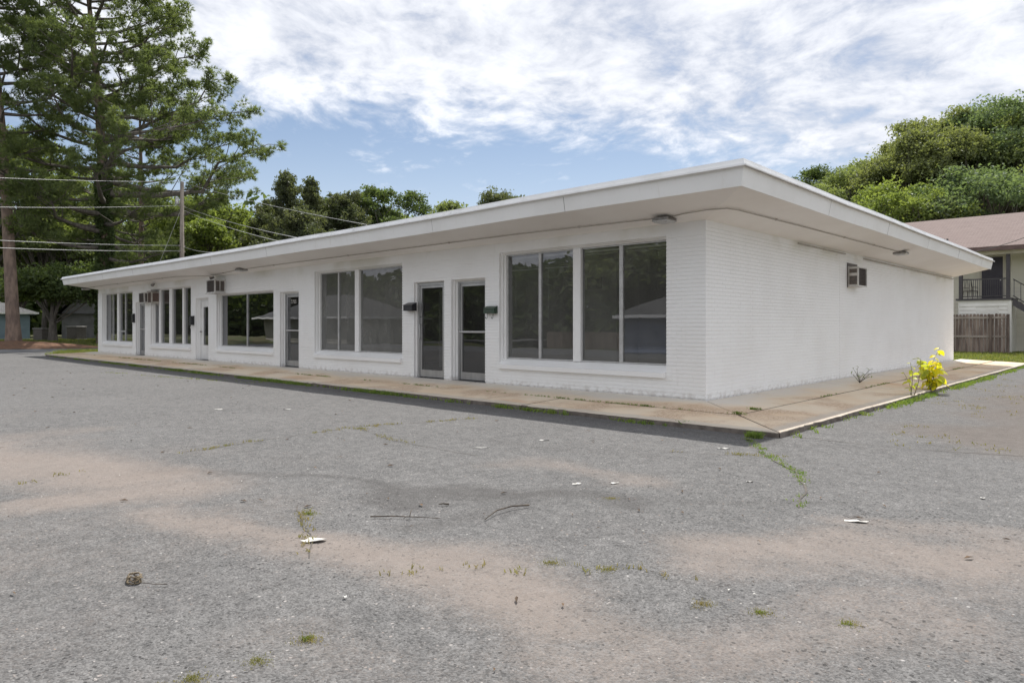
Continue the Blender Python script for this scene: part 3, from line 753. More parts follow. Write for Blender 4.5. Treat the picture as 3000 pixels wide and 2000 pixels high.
a2 = ac_unit((-25.33,.17,2.215), .46, .34, .47, M['ac_body'], M['ac_brown'], 'brown grilled air conditioner fitted into the second display window', vent=1)
MB().bbox(-.02,-.36,.475,.5,-.1,.50,.004).build('hood', M['ac_brown'], a2)
a3 = ac_unit((-18.98,0,2.42), .66, .38, .46, M['ac_white'], M['ac_dark'], 'large white air conditioner above the dark two pane window')
MB().box(-.06,-.40,-.03,.72,-.001,-.001).build('shelf', M['ac_white'], a3)
MB().box(-.05,-.03,.461,.71,-.001,.52).build('frame', M['trim'], a3)
# the unit in the side wall faces the side lot (its local -y looks along world +x)
a4 = ac_unit((0,7.22,2.22), .66, .25, .48, M['ac_white'], M['ac_dark'], 'weathered air conditioner high on the white side wall', rz=R(90), vent=0)
m_ = MB(); m_.box(-.05,-.012,-.02,-.008,-.001,.58); m_.box(-.05,-.012,.50,.70,-.001,.58); m_.build('rough_opening', M['ac_dark'], a4)
m_ = MB(); m_.box(-.004,-.215,.05,-.0005,-.04,.26); m_.build('side_louvre', M['ac_dark'], a4)
m_ = MB(); m_.box(-.004,-.215,.33,-.0005,-.04,.43); m_.build('side_louvre', M['ac_dark'], a4)

def mailbox(loc, label, kind, mat, w=.36, h=.17, dpt=.12):
    t = empty('mailbox', loc); tag(t, label, 'mailbox', 'mailboxes by the shop doors')
    if kind == 'slope':
        m_ = MB(); m_.prism_x([(-.002,0),(-dpt,0),(-dpt,h*.72),(-.002,h)], 0, w); m_.build('body', mat, t)
        m_ = MB(); m_.prism_x([(-.001,h+.002),(-dpt-.012,h*.70),(-dpt-.012,h*.72+.004),(-.001,h+.014)], -.008, w+.008); m_.build('lid', mat, t)
    else:
        m_ = MB(); m_.bbox(0,-dpt,0,w,-.002,h,.012); m_.build('body', mat, t)
        m_ = MB(); m_.prism_x([(-.002,h*.98),(-dpt-.008,h*.86),(-dpt-.008,h*.93),(-.002,h*1.09)], -.006, w+.006); m_.build('lid', mat, t)
    return t
mb_b = mailbox((-8.04,0,1.63), 'black box mailbox beside the hazed grey window', 'slope', M['black'], .34, .19, .15)
mb_g = mailbox((-5.25,0,1.53), 'green mailbox with two hooks beside the right glass door', 'slope', M['green_box'], .33, .15, .11)
for hx in (.06, .24):
    MB().tube([(hx,-.05,0),(hx,-.055,-.09),(hx,-.075,-.115),(hx,-.10,-.10),(hx,-.10,-.07)], .006, 6).build('hook', M['green_box'], mb_g)
mailbox((-27.50,0,1.42), 'slim black upright mailbox by the far left window', 'box', M['black'], .20, .36, .10)
mb2 = mailbox((-21.17,0,1.30), 'black upright mailbox beside the white wooden door', 'box', M['black'], .22, .32, .12)
m_ = MB(); m_.tube([(.05,-.05,-.02),(.05,-.08,-.12),(.17,-.08,-.12),(.17,-.05,-.02)], .008, 6); m_.build('paper_holder', M['ac_white'], mb2)

def soffit_z(o): return 3.046+(3.294-3.046)*min(max(o, 0), 1.145)/1.145
def canopy_light(x, y, o, rz, label):
    t = empty('soffit_light', (x, y, soffit_z(o)-.004), rz); tag(t, label, 'light', 'flat lights under the roof overhang')
    m_ = MB(); v = []
    for s_, z in ((.09, 0), (.15, -.02), (.15, -.065)):
        v += [(-s_,-s_,z),(s_,-s_,z),(s_,s_,z),(-s_,s_,z)]
    m_.add(v, [(0,1,2,3)]+[(i+4*k, (i+1)%4+4*k, (i+1)%4+4*k+4, i+4*k+4) for k in range(2) for i in range(4)]); 
    for k in range(5): m_.box(-.13,-.12+.055*k,-.022,.13,-.115+.055*k,-.006)
    m_.build('housing', M['fixture'], t)
    m_ = MB(); v = []
    for s_, z in ((.155,-.066),(.155,-.078),(.12,-.10)): v += [(-s_,-s_,z),(s_,-s_,z),(s_,s_,z),(-s_,s_,z)]
    m_.add(v, [(8,9,10,11),(0,3,2,1)]+[(i+4*k, (i+1)%4+4*k, (i+1)%4+4*k+4, i+4*k+4) for k in range(2) for i in range(4)]); m_.build('lens', M['lens'], t)
    sl = math.atan2(.248, 1.145)
    t.rotation_euler = (0, 0, rz)
    return t
canopy_light(-.60, -.33, .33, 0, 'flat soffit light nearest the front corner')
canopy_light(.68, 9.2, .68, 0, 'flat soffit light above the side wall')
canopy_light(-16.2, -.42, .42, 0, 'flat soffit light above the dark two pane window')
canopy_light(-32.9, -.42, .42, 0, 'flat soffit light at the far left end of the roof')

def conduit(pts, label, r=.011):
    t = empty('conduit', tuple(pts[0])); p0 = np.array(pts[0]); tag(t, label, 'conduit')
    MB().tube([np.array(p)-p0 for p in pts], r, 6).build('pipe', M['conduit'], t, True)
    m_ = MB()
    for a_, b_ in zip(pts[:-1], pts[1:]):
        a_, b_ = np.array(a_), np.array(b_); l = np.linalg.norm(b_-a_)
        for k in range(1, int(l/2.4)+1):
            c = a_+(b_-a_)*k/(int(l/2.4)+1)-p0; MB().box(c[0]-.02, c[1]-.02, c[2]-.014, c[0]+.02, c[1]+.02, c[2]+.016).build('strap', M['conduit'], t)
    return t
def cs_(o): return soffit_z(o)-.022
front = [(-32.75,-.45,cs_(.45))]+[(x,-.5,cs_(.5)-.045*math.sin(math.pi*-x/L)*.4) for x in (-30,-24,-21.5)]
conduit(front+[(-19.3,-.16,cs_(.16)),(-16.36,-.42,cs_(.42)-.02)], 'thin conduit under the far left half of the front overhang')
conduit([(-16.04,-.42,cs_(.42)-.02)]+[(x,-.45,cs_(.45)-.045*math.sin(math.pi*-x/L)*.4) for x in (-12,-8,-4)]+[(-.76,-.36,cs_(.36))], 'long thin conduit running above the doors to the corner light')
conduit([(-.44,-.36,cs_(.36)),(-.2,-.42,cs_(.42)),(.25,-.46,cs_(.46)),(.42,-.44,cs_(.44)),(.52,-.3,cs_(.52)),(.56,0,cs_(.56)),(.6,3,cs_(.6)),(.66,9.05,cs_(.66))], 'conduit bending round the corner under the side overhang')
conduit([(.022,4.0,3.0),(.022,7.0,3.0)], 'short white pipe along the top of the side wall', .014)
conduit([(.024,8.4,2.985),(.024,13,2.985),(.024,18.9,2.985)], 'white pipe along the far top of the side wall', .02)

def flood(loc, label, aim):
    t = empty('spot_light', loc); tag(t, label, 'light', 'bare spot lamps under the soffit')
    m_ = MB(); m_.tube([(0,0,0),(0,0,-.03)], .05, 10); m_.tube([(0,0,-.03),(0,0,-.08)], .016, 6); m_.build('base', M['trim'], t)
    a = np.array([0,0,-.09]); d = np.array(aim, float); d /= np.linalg.norm(d)
    MB().tube([a-d*.03, a+d*.03, a+d*.10, a+d*.13], [.03,.04,.06,.062], 12).build('lamp', M['fixture'], t, True)
    return t
flood((-24.6,-.16,soffit_z(.16)-.002), 'small spot lamp above the brown grilled air conditioner', (.5,-.8,-.5))
flood((-18.95,-.14,soffit_z(.14)-.002), 'small spot lamp above the large white air conditioner', (-.4,-.8,-.3))
# ------------------------------------------------------------------ trees
def leaf_quads(C, size, rs, up=.5, aspect=.55, name='crown', mat=None, parent=None, fold=.25):
    n = len(C)
    nrm = rs.normal(size=(n,3)); nrm[:,2] += up*1.6; nrm /= np.linalg.norm(nrm, axis=1)[:,None]
    a = rs.normal(size=(n,3)); a -= (a*nrm).sum(1)[:,None]*nrm; a /= np.linalg.norm(a, axis=1)[:,None]
    b = np.cross(nrm, a); s = (size*rs.uniform(.6, 1.4, n))[:,None]
    V = np.stack([C-a*s, C+b*s*aspect+nrm*s*fold, C+a*s, C-b*s*aspect+nrm*s*fold], 1).reshape(-1,3)
    return npmesh(name, V, np.arange(n*4).reshape(n,4), mat, parent)
def needle_tufts(C, Dv, length, rs, k=11, wid=.02, name='needles', mat=None, parent=None):
    n = len(C); d = np.repeat(Dv, k, 0) + rs.normal(size=(n*k,3))*.62; d /= np.linalg.norm(d, axis=1)[:,None]
    c = np.repeat(C, k, 0); s = rs.normal(size=(n*k,3)); s -= (s*d).sum(1)[:,None]*d; s /= np.linalg.norm(s, axis=1)[:,None]
    ln = (length*rs.uniform(.7, 1.2, n*k))[:,None]
    V = np.stack([c-s*wid, c+s*wid, c+d*ln], 1).reshape(-1,3)
    return npmesh(name, V, np.arange(n*k*3).reshape(-1,3), mat, parent, k=3)
def limb_path(a, b, rs, sagz=0., n=6, wob=.06):
    a, b = np.array(a, float), np.array(b, float); l = np.linalg.norm(b-a); out = []
    off = rs.normal(size=3)*wob*l
    for i in range(n):
        t = i/(n-1); p = a+(b-a)*t + off*math.sin(math.pi*t); p[2] += sagz*math.sin(math.pi*t)*l; out.append(p)
    return out
def broad_tree(name, base, H, clumps, mat, label, seed, leaves=26000, leaf=.17, trunk_r=.3, group=None, bark='bark_grey', cluster=.75, lean=(0,0), trunk_to=.55, cat='tree', per=44, shell=.45, nlimb=70):
    rs = np.random.default_rng(seed); t = empty(name, tuple(base)); tag(t, label, cat, group)
    top = np.array([lean[0], lean[1], H*trunk_to]); wood = MB()
    tp = [np.array([lean[0]*s, lean[1]*s, H*trunk_to*s]) + rs.normal(size=3)*[.05,.05,0]*H*.06*(0 < s) for s in (0,.06,.25,.5,.75,1)]
    tp[0][2] = -.25
    wood.tube(tp, [trunk_r*1.45, trunk_r*1.05, trunk_r*.9, trunk_r*.75, trunk_r*.6, trunk_r*.4], 9)
    vol = np.array([c[3]*c[4]*c[5] for c in clumps], float)**.75; vol /= vol.sum(); cen = []
    ncl = max(30, leaves//per)
    for c, f_ in zip(clumps, vol):
        n = max(4, int(ncl*f_)); d = rs.normal(size=(n,3)); d /= np.linalg.norm(d, axis=1)[:,None]
        d[:,2] = np.where(d[:,2] < -.45, -d[:,2]*.6, d[:,2])
        r = shell+(1-shell)*rs.random(n)**.5
        r *= 1+.22*(fbm(d[:,0]*2.2+seed, d[:,1]*2.2+d[:,2]*1.7+9, 3)-.5)*2
        r = np.where(rs.random(n) < .10, r*rs.uniform(1.1,1.4,n), r)
        cen.append(np.array(c[:3]) + d*r[:,None]*np.array(c[3:6]))
    cen = np.concatenate(cen)
    pick = rs.permutation(len(cen))[:min(len(cen), nlimb)]
    for i in pick:
        e = cen[i]; s = np.clip((e[2]-H*.12)/(H)*rs.uniform(.5,.9), .2, .97)
        st = np.array([lean[0]*s, lean[1]*s, H*trunk_to*s]); r0 = trunk_r*.34*rs.uniform(.4, 1)
        pth = limb_path(st, e, rs, .10); wood.tube(pth, list(np.linspace(r0, .018, 6)), 5, False)
        for q in range(2):
            j = rs.integers(len(cen)); m_ = cen[np.argsort(((cen-e)**2).sum(1))[rs.integers(1, 8)]]
            wood.tube(limb_path(pth[3], m_, rs, .05, 4), [r0*.4, r0*.3, .02, .012], 4, False)
    wood.build('trunk', M[bark], t, True)
    n = len(cen)*per; C = np.repeat(cen, per, 0) + np.clip(rs.normal(size=(n,3)),-1.7,1.7)*np.array([cluster,cluster,cluster*.62])*rs.uniform(.5,1.25,(len(cen),1)).repeat(per,0)
    leaf_quads(C, leaf, rs, .5, .55, 'crown', M[mat], t)
    return t
def rot2(v, a): c, s = math.cos(a), math.sin(a); return np.array([c*v[0]-s*v[1], s*v[0]+c*v[1]])
def pine(name, base, H, r, label, seed, h0=.22, reach=9., lean=(0,0), bias=(0,0), nl=64, tufts=1.0, group=None, prof=None, ivy=0., tl=.30):
    rs = np.random.default_rng(seed); t = empty(name, tuple(base)); tag(t, label, 'tree', group); wood = MB()
    def ax(s): return np.array([lean[0]*s**1.3 + .25*math.sin(s*5+seed), lean[1]*s**1.3+.2*math.sin(s*4+1+seed), H*s])
    ss = [0,.015,.05,.15,.3,.45,.6,.75,.88,1.0]; pts = [ax(s) for s in ss]; pts[0][2] = -.3
    wood.tube(pts, [r*1.5, r*1.2, r, r*.9, r*.78, r*.64, r*.5, r*.34, r*.18, .03], 12)
    trunk = wood.build('trunk', M['bark'], t, True); wood = MB()
    C = []; Dv = []
    for i in range(nl):
        s = h0+(1-h0)*((i+rs.random())/nl)**.92; az = i*2.39996+rs.normal()*.35
        dr = np.array([math.cos(az), math.sin(az)])
        q = (s-h0)/(1-h0); pr = prof(q) if prof else (.45+.9*q)*(q < .25) + (q >= .25)*(1.0*(1-q)**.75+.12)*.9
        Lh = reach*pr*rs.uniform(.65, 1.12)*(1+.55*(dr @ np.array(bias)))
        if Lh < .5: continue
        up = .02+.62*q+rs.normal()*.13
        st = ax(s-.0); e1 = st+np.array([dr[0]*Lh*.55, dr[1]*Lh*.55, Lh*.55*(up-.10)]); e2 = st+np.array([dr[0]*Lh, dr[1]*Lh, Lh*(up+.10)])
        side = np.array([-dr[1], dr[0], 0])*rs.normal()*.2*Lh
        pth = [st, (st+e1)/2+side*.5+[0,0,-.02*Lh], e1+side, (e1+e2)/2+side*.6+rs.normal(size=3)*.05*Lh, e2]
        r0 = (.05+.02*Lh)*(1.15-.6*q); wood.tube(pth, [r0, r0*.75, r0*.5, r0*.3, .015], 5, False)
        pa = np.array(pth); nb = int(max(5, Lh*1.9))
        for k in range(nb):
            f = .30+.70*((k+rs.random())/nb)**.8; x = f*4; j = min(3, int(x)); p = pa[j]+(pa[j+1]-pa[j])*(x-j)
            a2 = (1 if k % 2 else -1)*rs.uniform(.35, 1.2); d2 = rot2(dr, a2); l2 = Lh*(.30*(1.05-f)+.09)*rs.uniform(.5, 1.5)+.35
            q2 = p+np.array([d2[0]*l2, d2[1]*l2, l2*rs.uniform(.1,.75)])
            wood.tube([p, (p+q2)/2+rs.normal(size=3)*.06*l2, q2], [.035, .024, .010], 4, False)
            # needles gather in rounded clumps at the twig ends
            for m_ in range(1+int(l2 > .9)+int(l2 > 1.6)):
                cc = q2 if m_ == 0 else p+(q2-p)*rs.uniform(.45,.85)+rs.normal(size=3)*[.3,.3,.2]
                nt_ = int(13*tufts*rs.uniform(.5,1.5)); rad = rs.uniform(.26,.46)
                v_ = rs.normal(size=(nt_,3)); v_ /= np.linalg.norm(v_, axis=1)[:,None]
                for w_ in v_:
                    C.append(cc+w_*rad*rs.uniform(.35,1)*np.array([1,1,.7])); dd = w_+np.array([0,0,.55])+rs.normal(size=3)*.25; Dv.append(dd/np.linalg.norm(dd))
    wood.build('branches', M['bark_grey'], t, True)
    C = np.array(C); Dv = np.array(Dv)
    needle_tufts(C, Dv, tl, rs, 10, .022, 'needles', M['needle'], t)
    if ivy:
        n = 9000; s = rs.random(n)**.8*ivy/H; an = rs.random(n)*6.283; axx = np.array([ax(q) for q in s]); rr = r*(1-.55*s)*rs.uniform(.95,1.45,n)
        leaf_quads(axx+np.stack([np.cos(an)*rr, np.sin(an)*rr, np.zeros(n)], 1), .11, rs, .1, .7, 'ivy', M['leaf_dark'], t)
    return t
def gz_(x, y): return float(ground_z(np.array(x, float), np.array(y, float)))
def at_tree(u, d):
    p = AT(u, HOR, d); return (p[0], p[1], gz_(p[0], p[1]))
def zpx(v, d): return CH+(HOR-v)/F*d

# the two tall pines at the left
def prof2(q): return float(np.interp(q, [0,.08,.2,.35,.5,.7,.88,1], [.50,.74,1.0,.86,.74,.66,.48,.12]))
pine('pine_tree', at_tree(318, 50), 31, .50, 'tall wide spreading pine with ivy on its trunk behind the roof end', 11, h0=.20, reach=8.9, lean=(-1.4,-1.5), bias=(.30,.28), nl=98, tufts=1.3, group='tall pines by the side road', prof=prof2, ivy=13)
def prof1(q): return float(np.interp(q, [0,.1,.3,.5,.7,.9,1], [.45,.7,.8,.85,.7,.45,.1]))
pine('pine_tree', at_tree(52, 45.5), 32, .40, 'leaning pine with bare brown lower trunk at the left edge', 23, h0=.28, reach=6.6, lean=(-3.0,-2.3), bias=(-.1,.1), nl=58, tufts=1.0, group='tall pines by the side road', prof=prof1)
pine('pine_tree', at_tree(400, 62), 26, .30, 'thinner pine standing behind the wide spreading pine', 31, h0=.18, reach=4.6, lean=(.5,.4), nl=40, tufts=.9, group='tall pines by the side road')

def crown(H, w, lo=.32, n=6, seed=0, flat=1.0):
    # many separate lobes round an egg-shaped hull: gaps stay open between them
    rs = np.random.default_rng(seed); out = []; n = n*3; zc = H*(lo+1)/2; hz_ = H*(1-lo)/2
    for i in range(n):
        d = rs.normal(size=3); d /= np.linalg.norm(d); d[2] = abs(d[2])*.9 if rs.random() < .72 else -abs(d[2])*.8
        k = rs.uniform(.55, .95); r_ = w*rs.uniform(.18, .36)
        wz = 1-.35*max(0, d[2])**2
        out.append((d[0]*w*k*wz, d[1]*w*k*wz, zc+d[2]*hz_*.82*rs.uniform(.75,1)-r_*.2, r_, r_, r_*rs.uniform(.55,.8)*flat))
    out.append((0, 0, zc-hz_*.1, w*.32, w*.32, hz_*.4))
    return out
# background broadleaf trees: u, depth, top v, half-width, material, label
BG = [(-60,66,300,6.5,'leaf_mid','broadleaf tree at the far left edge behind the leaning pine'),
      (130,70,380,6.5,'leaf_light','pale green tree between the two tall pines'),
      (255,75,470,6.,'leaf_light','bright yellow green tree left of the ivy trunk'),
      (415,78,520,6.,'leaf_mid','mid green tree behind the utility pole'),
      (600,72,545,5.,'leaf_light','sunlit lime green tree right of the utility pole'),
      (700,80,590,4.6,'leaf_light','low lime green tree beside the dark cedars'),
      (60,74,600,5.,'leaf_dark','dark shade tree behind the blue house'),
      (360,66,700,4.0,'leaf_dark','dark low tree behind the roof end'),
      (200,70,600,4.5,'leaf_mid','shaded mid green tree above the grey gabled house'),
      (500,70,700,4.0,'leaf_dark','dark low tree at the foot of the utility pole'),
      (1130,74,522,5.0,'leaf_dark','round topped dark tree above the middle of the roof'),
      (1295,66,556,2.9,'leaf_mid','small broadleaf tree peeking over the roof ridge'),
      (975,80,560,4.6,'leaf_dark','dense dark tree between the cedars and the round topped tree'),
      (1200,84,610,4.0,'leaf_light','pale low tree top behind the round topped tree')]
for i, (u, d, v, w, mt, lb) in enumerate(BG):
    b = at_tree(u, d); H = zpx(v, d)-b[2]
    broad_tree('broadleaf_tree', b, H*1.04, crown(H*1.04, w*1.1, .25 if u < 800 else .35, 7, i+40), mt, lb, 100+i, leaves=19000, leaf=.155, trunk_r=.26, group='trees behind the building', cluster=.38, per=55, shell=.6)
# pine crown far behind the roof
b = at_tree(1463, 110); H = zpx(556, 110)-b[2]
broad_tree('far_pine', b, H, [(0,0,H-2.6,3.3,3.3,2.2),(2.2,1.6,H-4,2.6,2.6,1.4),(-2,-2,H-4.4,2.6,2.6,1.3)], 'leaf_cedar', 'lone distant pine top showing above the roof edge', 160, 9000, .2, .3, 'trees behind the building', cluster=.5, trunk_to=.95)

def cedar(u, d, v, w, label, seed, spire=False):
    b = at_tree(u, d); H = zpx(v, d)-b[2]; rs = np.random.default_rng(seed); t = empty('cedar_tree', b); tag(t, label, 'tree', 'dark cedars behind the building')
    wood = MB(); wood.tube([(0,0,-.2),(0,0,H*.5),(.1,.1,H*.97)], [.3,.2,.03], 8); C = []
    n = 150
    for i in range(n):
        s = .12+.86*(i/n); az = i*2.4+rs.normal()*.4; Lh = w*(((1-s)**.7)*1.0+.13)*rs.uniform(.55,1.15)
        if spire and s > .6: Lh *= .62
        st = np.array([0,0,H*s]); e = st+np.array([math.cos(az)*Lh, math.sin(az)*Lh, Lh*rs.uniform(.1,.75)])
        wood.tube(limb_path(st, e, rs, -.05, 4), [.05,.035,.02,.01], 4, False)
        m_ = int(55+Lh*36); f = rs.random(m_)**.6; C.append(st+(e-st)*f[:,None]+rs.normal(size=(m_,3))*np.array([.26,.26,.22])*(1.15-f*.5)[:,None])
    wood.build('trunk', M['bark_grey'], t, True); C = np.concatenate(C)
    leaf_quads(C, .17, rs, .2, .38, 'crown', M['leaf_cedar'], t)
for a_ in [(842,66,506,5.2,'dark cedar with a pointed spire top left of the others',71,True),(912,70,528,5.4,'dark cedar with a thin crooked tip',72,True),
           (790,74,590,4.6,'low wide cedar behind the lime green trees',73,False),(1010,70,570,5.4,'broad cedar hiding the round topped tree',74,False),(880,60,620,5.0,'nearest dark cedar just above the roof',75,False)]: cedar(*a_)

# oaks behind the house on the right
OK_ = [(2930,60,278,7.5,'leaf_teal','tallest oak at the right edge behind the house'),(2790,62,300,6.2,'leaf_olive','tall round oak left of the tallest oak'),
       (2690,58,335,4.6,'leaf_olive','oak forming the left shoulder of the tree mass'),(2610,64,415,4.6,'leaf_mid','paler oak stepping down towards the roof'),
       (2500,62,465,4.2,'leaf_mid','low oak just behind the side eave'),(2395,70,484,4.6,'leaf_dark','thin dark tree leftmost of the right hand trees'),
       (2745,50,575,2.6,'leaf_grey','small grey green tree close behind the brown shingle roof'),(3080,56,300,7.,'leaf_mid','oak mostly outside the frame at the right edge'),
       (2850,52,470,5.,'leaf_teal','grey green tree low between the oaks and the roof'),(2640,52,520,4.,'leaf_light','low pale oak rising behind the end of the eave')]
for i, (u, d, v, w, mt, lb) in enumerate(OK_):
    b = at_tree(u, d); H = zpx(v, d)-b[2]; big_t = v < 420
    broad_tree('oak_tree', b, H*1.04, crown(H*1.04, w*1.1, .34, 8, i+80, 1.05), mt, lb, 200+i, leaves=58000 if big_t else 20000, leaf=.125, trunk_r=.4, group='oaks behind the two storey house', cluster=.42, shell=.55, per=46)
# small dark forked tree in front of the blue house's yard
b = at_tree(155, 50)
broad_tree('yard_tree', b, 5.6, [(0,0,3.9,2.6,2.6,1.3),(1.6,1.2,3.4,1.9,1.9,1.0),(-1.6,-1,3.6,1.8,1.8,1.0)], 'leaf_dark', 'small dark tree with a thick forked trunk left of the building', 301, 16000, .13, .30, None, cluster=.45, trunk_to=.5, nlimb=9)
# a distant wood closes the horizon
def wood_mass(name, u0, u1, d, vtop, label, seed, mat):
    rs = np.random.default_rng(seed); n = 26000; u = rs.uniform(u0, u1, n); dd = d*rs.uniform(1, 1.35, n)
    P_ = np.array([AT(a, HOR, b) for a, b in zip(u, dd)]); top = zpx(vtop, d)*(.72+.55*fbm(P_[:,0]*.16, P_[:,1]*.16, 4))
    P_[:,2] = top*rs.random(n)**.7
    o = leaf_quads(P_, .55, rs, .4, .6, name, M[mat]); tag(o, label, None, None, 'stuff')
wood_mass('distant_woodland', -300, 900, 92, 600, 'distant dark woodland behind the left hand trees', 5, 'leaf_dark')
wood_mass('distant_woodland', 2250, 3400, 85, 640, 'distant dark woodland behind the right hand oaks', 6, 'leaf_dark')

# ------------------------------------------------------------------ utility pole and wires
M['pole'] = pm('weathered_pole_wood', (.30,.26,.22), (.20,.17,.145), 6, .9, bs=20, bd=.01, stretch=(1,1,.15))
M['wire'] = pm('bare_wire', (.55,.55,.55), None, 1, .4, .3)
M['cable'] = pm('black_cable', (.05,.05,.05), None, 1, .6)
pd = 46.0; pp = AT(533, HOR, pd); pz = gz_(pp[0], pp[1]); ptop = zpx(533, pd)
up_ = empty('utility_pole', (pp[0], pp[1], pz)); tag(up_, 'grey wooden utility pole standing behind the roof', 'utility pole')
MB().tube([(0,0,-.3),(0,0,(ptop-pz)*.5),(.02,0,ptop-pz)], [.17,.145,.115], 12).build('post', M['pole'], up_, True)
def rel(u, v): q = AT(u, v, pd); return q-np.array([pp[0], pp[1], pz])
m_ = MB(); q = rel(519, 590); m_.tube([q+[0,0,.22], q-[0,0,.22]], .13, 10); m_.tube([q+[0,0,.22], q+[0,0,.34]], [.05,.03], 8); m_.build('lamp_bracket', M['wire'], up_, True)
for v in (604, 720, 737): 
    q = rel(533, v); m_ = MB(); m_.box(q[0]-.05, q[1]-.2, q[2]-.05, q[0]+.05, q[1]+.2, q[2]+.05); m_.build('clamp', M['pole'], up_)
def wire(a, b, label, r=.017, mat='wire', sag=.25):
    a, b = np.array(a), np.array(b); t = empty('overhead_wire', tuple(a)); tag(t, label, 'wire', 'overhead wires')
    pts = [(b-a)*s + np.array([0,0,-sag*4*s*(1-s)]) for s in np.linspace(0, 1, 13)]
    MB().tube(pts, r*.62, 5).build('cable', M[mat], t, True)
for v0, v1, r, lb in ((517,532,.017,'topmost bare wire running left from the pole top'),(603,602,.018,'second wire running left from the pole'),(700,719,.022,'third wire running left, upper of the low pair'),(722,735,.026,'lowest wire running left from the pole')):
    d0 = 34.; a = AT(-8, v0, d0); b = AT(533, v1, pd); a = b+(a-b)*1.25; wire(b, a, lb, r, sag=.1)
for u, v, v0, d, r, lb in ((1075,658,535,30,.014,'thin wire running right from the pole top to the roof'),(880,698,605,30,.017,'upper service wire running down to the roof'),(820,707,615,30,.017,'lower service wire running down to the roof'),(650,738,722,38,.022,'short low service drop beside the pole')):
    wire(AT(536, v0, pd), AT(u, v, d), lb, r, sag=.15)
wire(AT(527, 622, pd), AT(455, 800, pd+1), 'slanting guy wire bracing the utility pole', .02, sag=0)

# ------------------------------------------------------------------ the two-storey house on the right
M['siding'] = pm('cream_siding', (.76,.73,.63), (.68,.65,.56), 1.2, .6)
M['siding_low'] = pm('pale_siding', (.78,.76,.70), (.70,.68,.62), 1.2, .6)
M['post_dark'] = pm('charcoal_paint', (.045,.04,.045), (.065,.058,.06), 9, .5)
M['door_dark'] = pm('plum_door_paint', (.03,.024,.04), (.04,.034,.05), 4, .45)
M['trim_brown'] = pm('brown_eave_trim', (.15,.095,.085), (.11,.07,.062), 3, .7)
M['beige'] = pm('beige_trim', (.62,.58,.50), (.54,.50,.43), 2, .6)
def shingle(name, c1, c2, c3):
    m, t, b, o = newmat(name); p = nd(t, 'ShaderNodeTexCoord').outputs['Object']
    br = nd(t, 'ShaderNodeTexBrick'); t.links.new(p, br.inputs['Vector']); br.inputs['Scale'].default_value = 1
    br.inputs['Brick Width'].default_value = .33; br.inputs['Row Height'].default_value = .14; br.inputs['Mortar Size'].default_value = .014
    br.inputs['Color1'].default_value = rgb(c1); br.inputs['Color2'].default_value = rgb(c2); br.inputs['Mortar'].default_value = rgb(c3); br.inputs['Bias'].default_value = 0
    c = mixc(t, sstep(t, noise(t, p, .6, 5), .35, .7, 0, .6), br.outputs[0], c2)
    setin(t, b.inputs['Base Color'], c); b.inputs['Roughness'].default_value = .95; b.inputs['Specular IOR Level'].default_value = .2
    bump(t, b, br.outputs['Fac'], -.4, .02); return m
M['shingle'] = shingle('brown_shingles', (.165,.128,.118), (.21,.165,.152), (.26,.215,.20))
M['shingle_grey'] = shingle('grey_shingles', (.11,.11,.112), (.145,.145,.147), (.075,.075,.075))
hz = gz_(-2, 33)
hs = empty('two_storey_house', (0, 33.5, hz)); tag(hs, 'cream sided two storey house with brown shingle roof and balcony', 'house')
def hp(x, y, z): return (x, y-33.5, z-hz)
def boards(parent, mat, x0, x1, y, z0, z1, pitch=.20, holes=(), n0='board'):
    z = z0
    while z < z1-.02:
        zt = min(z+pitch, z1); iv = [(x0, x1)]
        for hx0, hx1, hz0, hz1 in holes:
            if hz0 < zt-.02 and z+.02 < hz1:
                n = []
                for a_, b_ in iv:
                    if hx1 <= a_ or hx0 >= b_: n.append((a_, b_)); continue
                    if hx0 > a_: n.append((a_, hx0))
                    if hx1 < b_: n.append((hx1, b_))
                iv = n
        for a_, b_ in iv:
            if b_-a_ > .03:
                MB().add([hp(a_,y-.04,z),hp(b_,y-.04,z),hp(b_,y-.004,zt),hp(a_,y-.004,zt),hp(a_,y,z),hp(b_,y,z),hp(b_,y,zt),hp(a_,y,zt)],
                         [(0,1,2,3),(0,4,5,1),(0,3,7,4),(1,5,6,2),(3,2,6,7)]).build(n0, mat, parent)
        z += pitch
# upper wall set back behind the balcony, full height from the ground
YW = 34.6; DX0, DX1 = -1.58, -.62
wl = MB().box(*hp(-6.0, YW, hz+.001), *hp(9, YW+6.5, 5.30)).build('wall', M['siding'], hs)
boards(wl, M['siding'], -6.0, 9, YW-.001, hz+.05, 5.28, .20, [(DX0-.1, DX1+.1, 2.75, 5.1)])
dr_ = MB().box(*hp(DX0, YW-.05, 2.73), *hp(DX1, YW-.004, 5.02)).build('door', M['door_dark'], hs)
m_ = MB(); m_.box(*hp(DX0-.09,YW-.06,2.76), *hp(DX0,YW-.004,5.06)); m_.box(*hp(DX1,YW-.06,2.76), *hp(DX1+.09,YW-.004,5.06)); m_.box(*hp(DX0,YW-.06,5.02), *hp(DX1,YW-.004,5.08)); m_.build('frame', M['beige'], dr_)
MB().tube([np.array(hp(DX1-.1,YW-.05,3.75)), np.array(hp(DX1-.1,YW-.11,3.75))], .03, 8).build('handle', M['wire'], dr_)
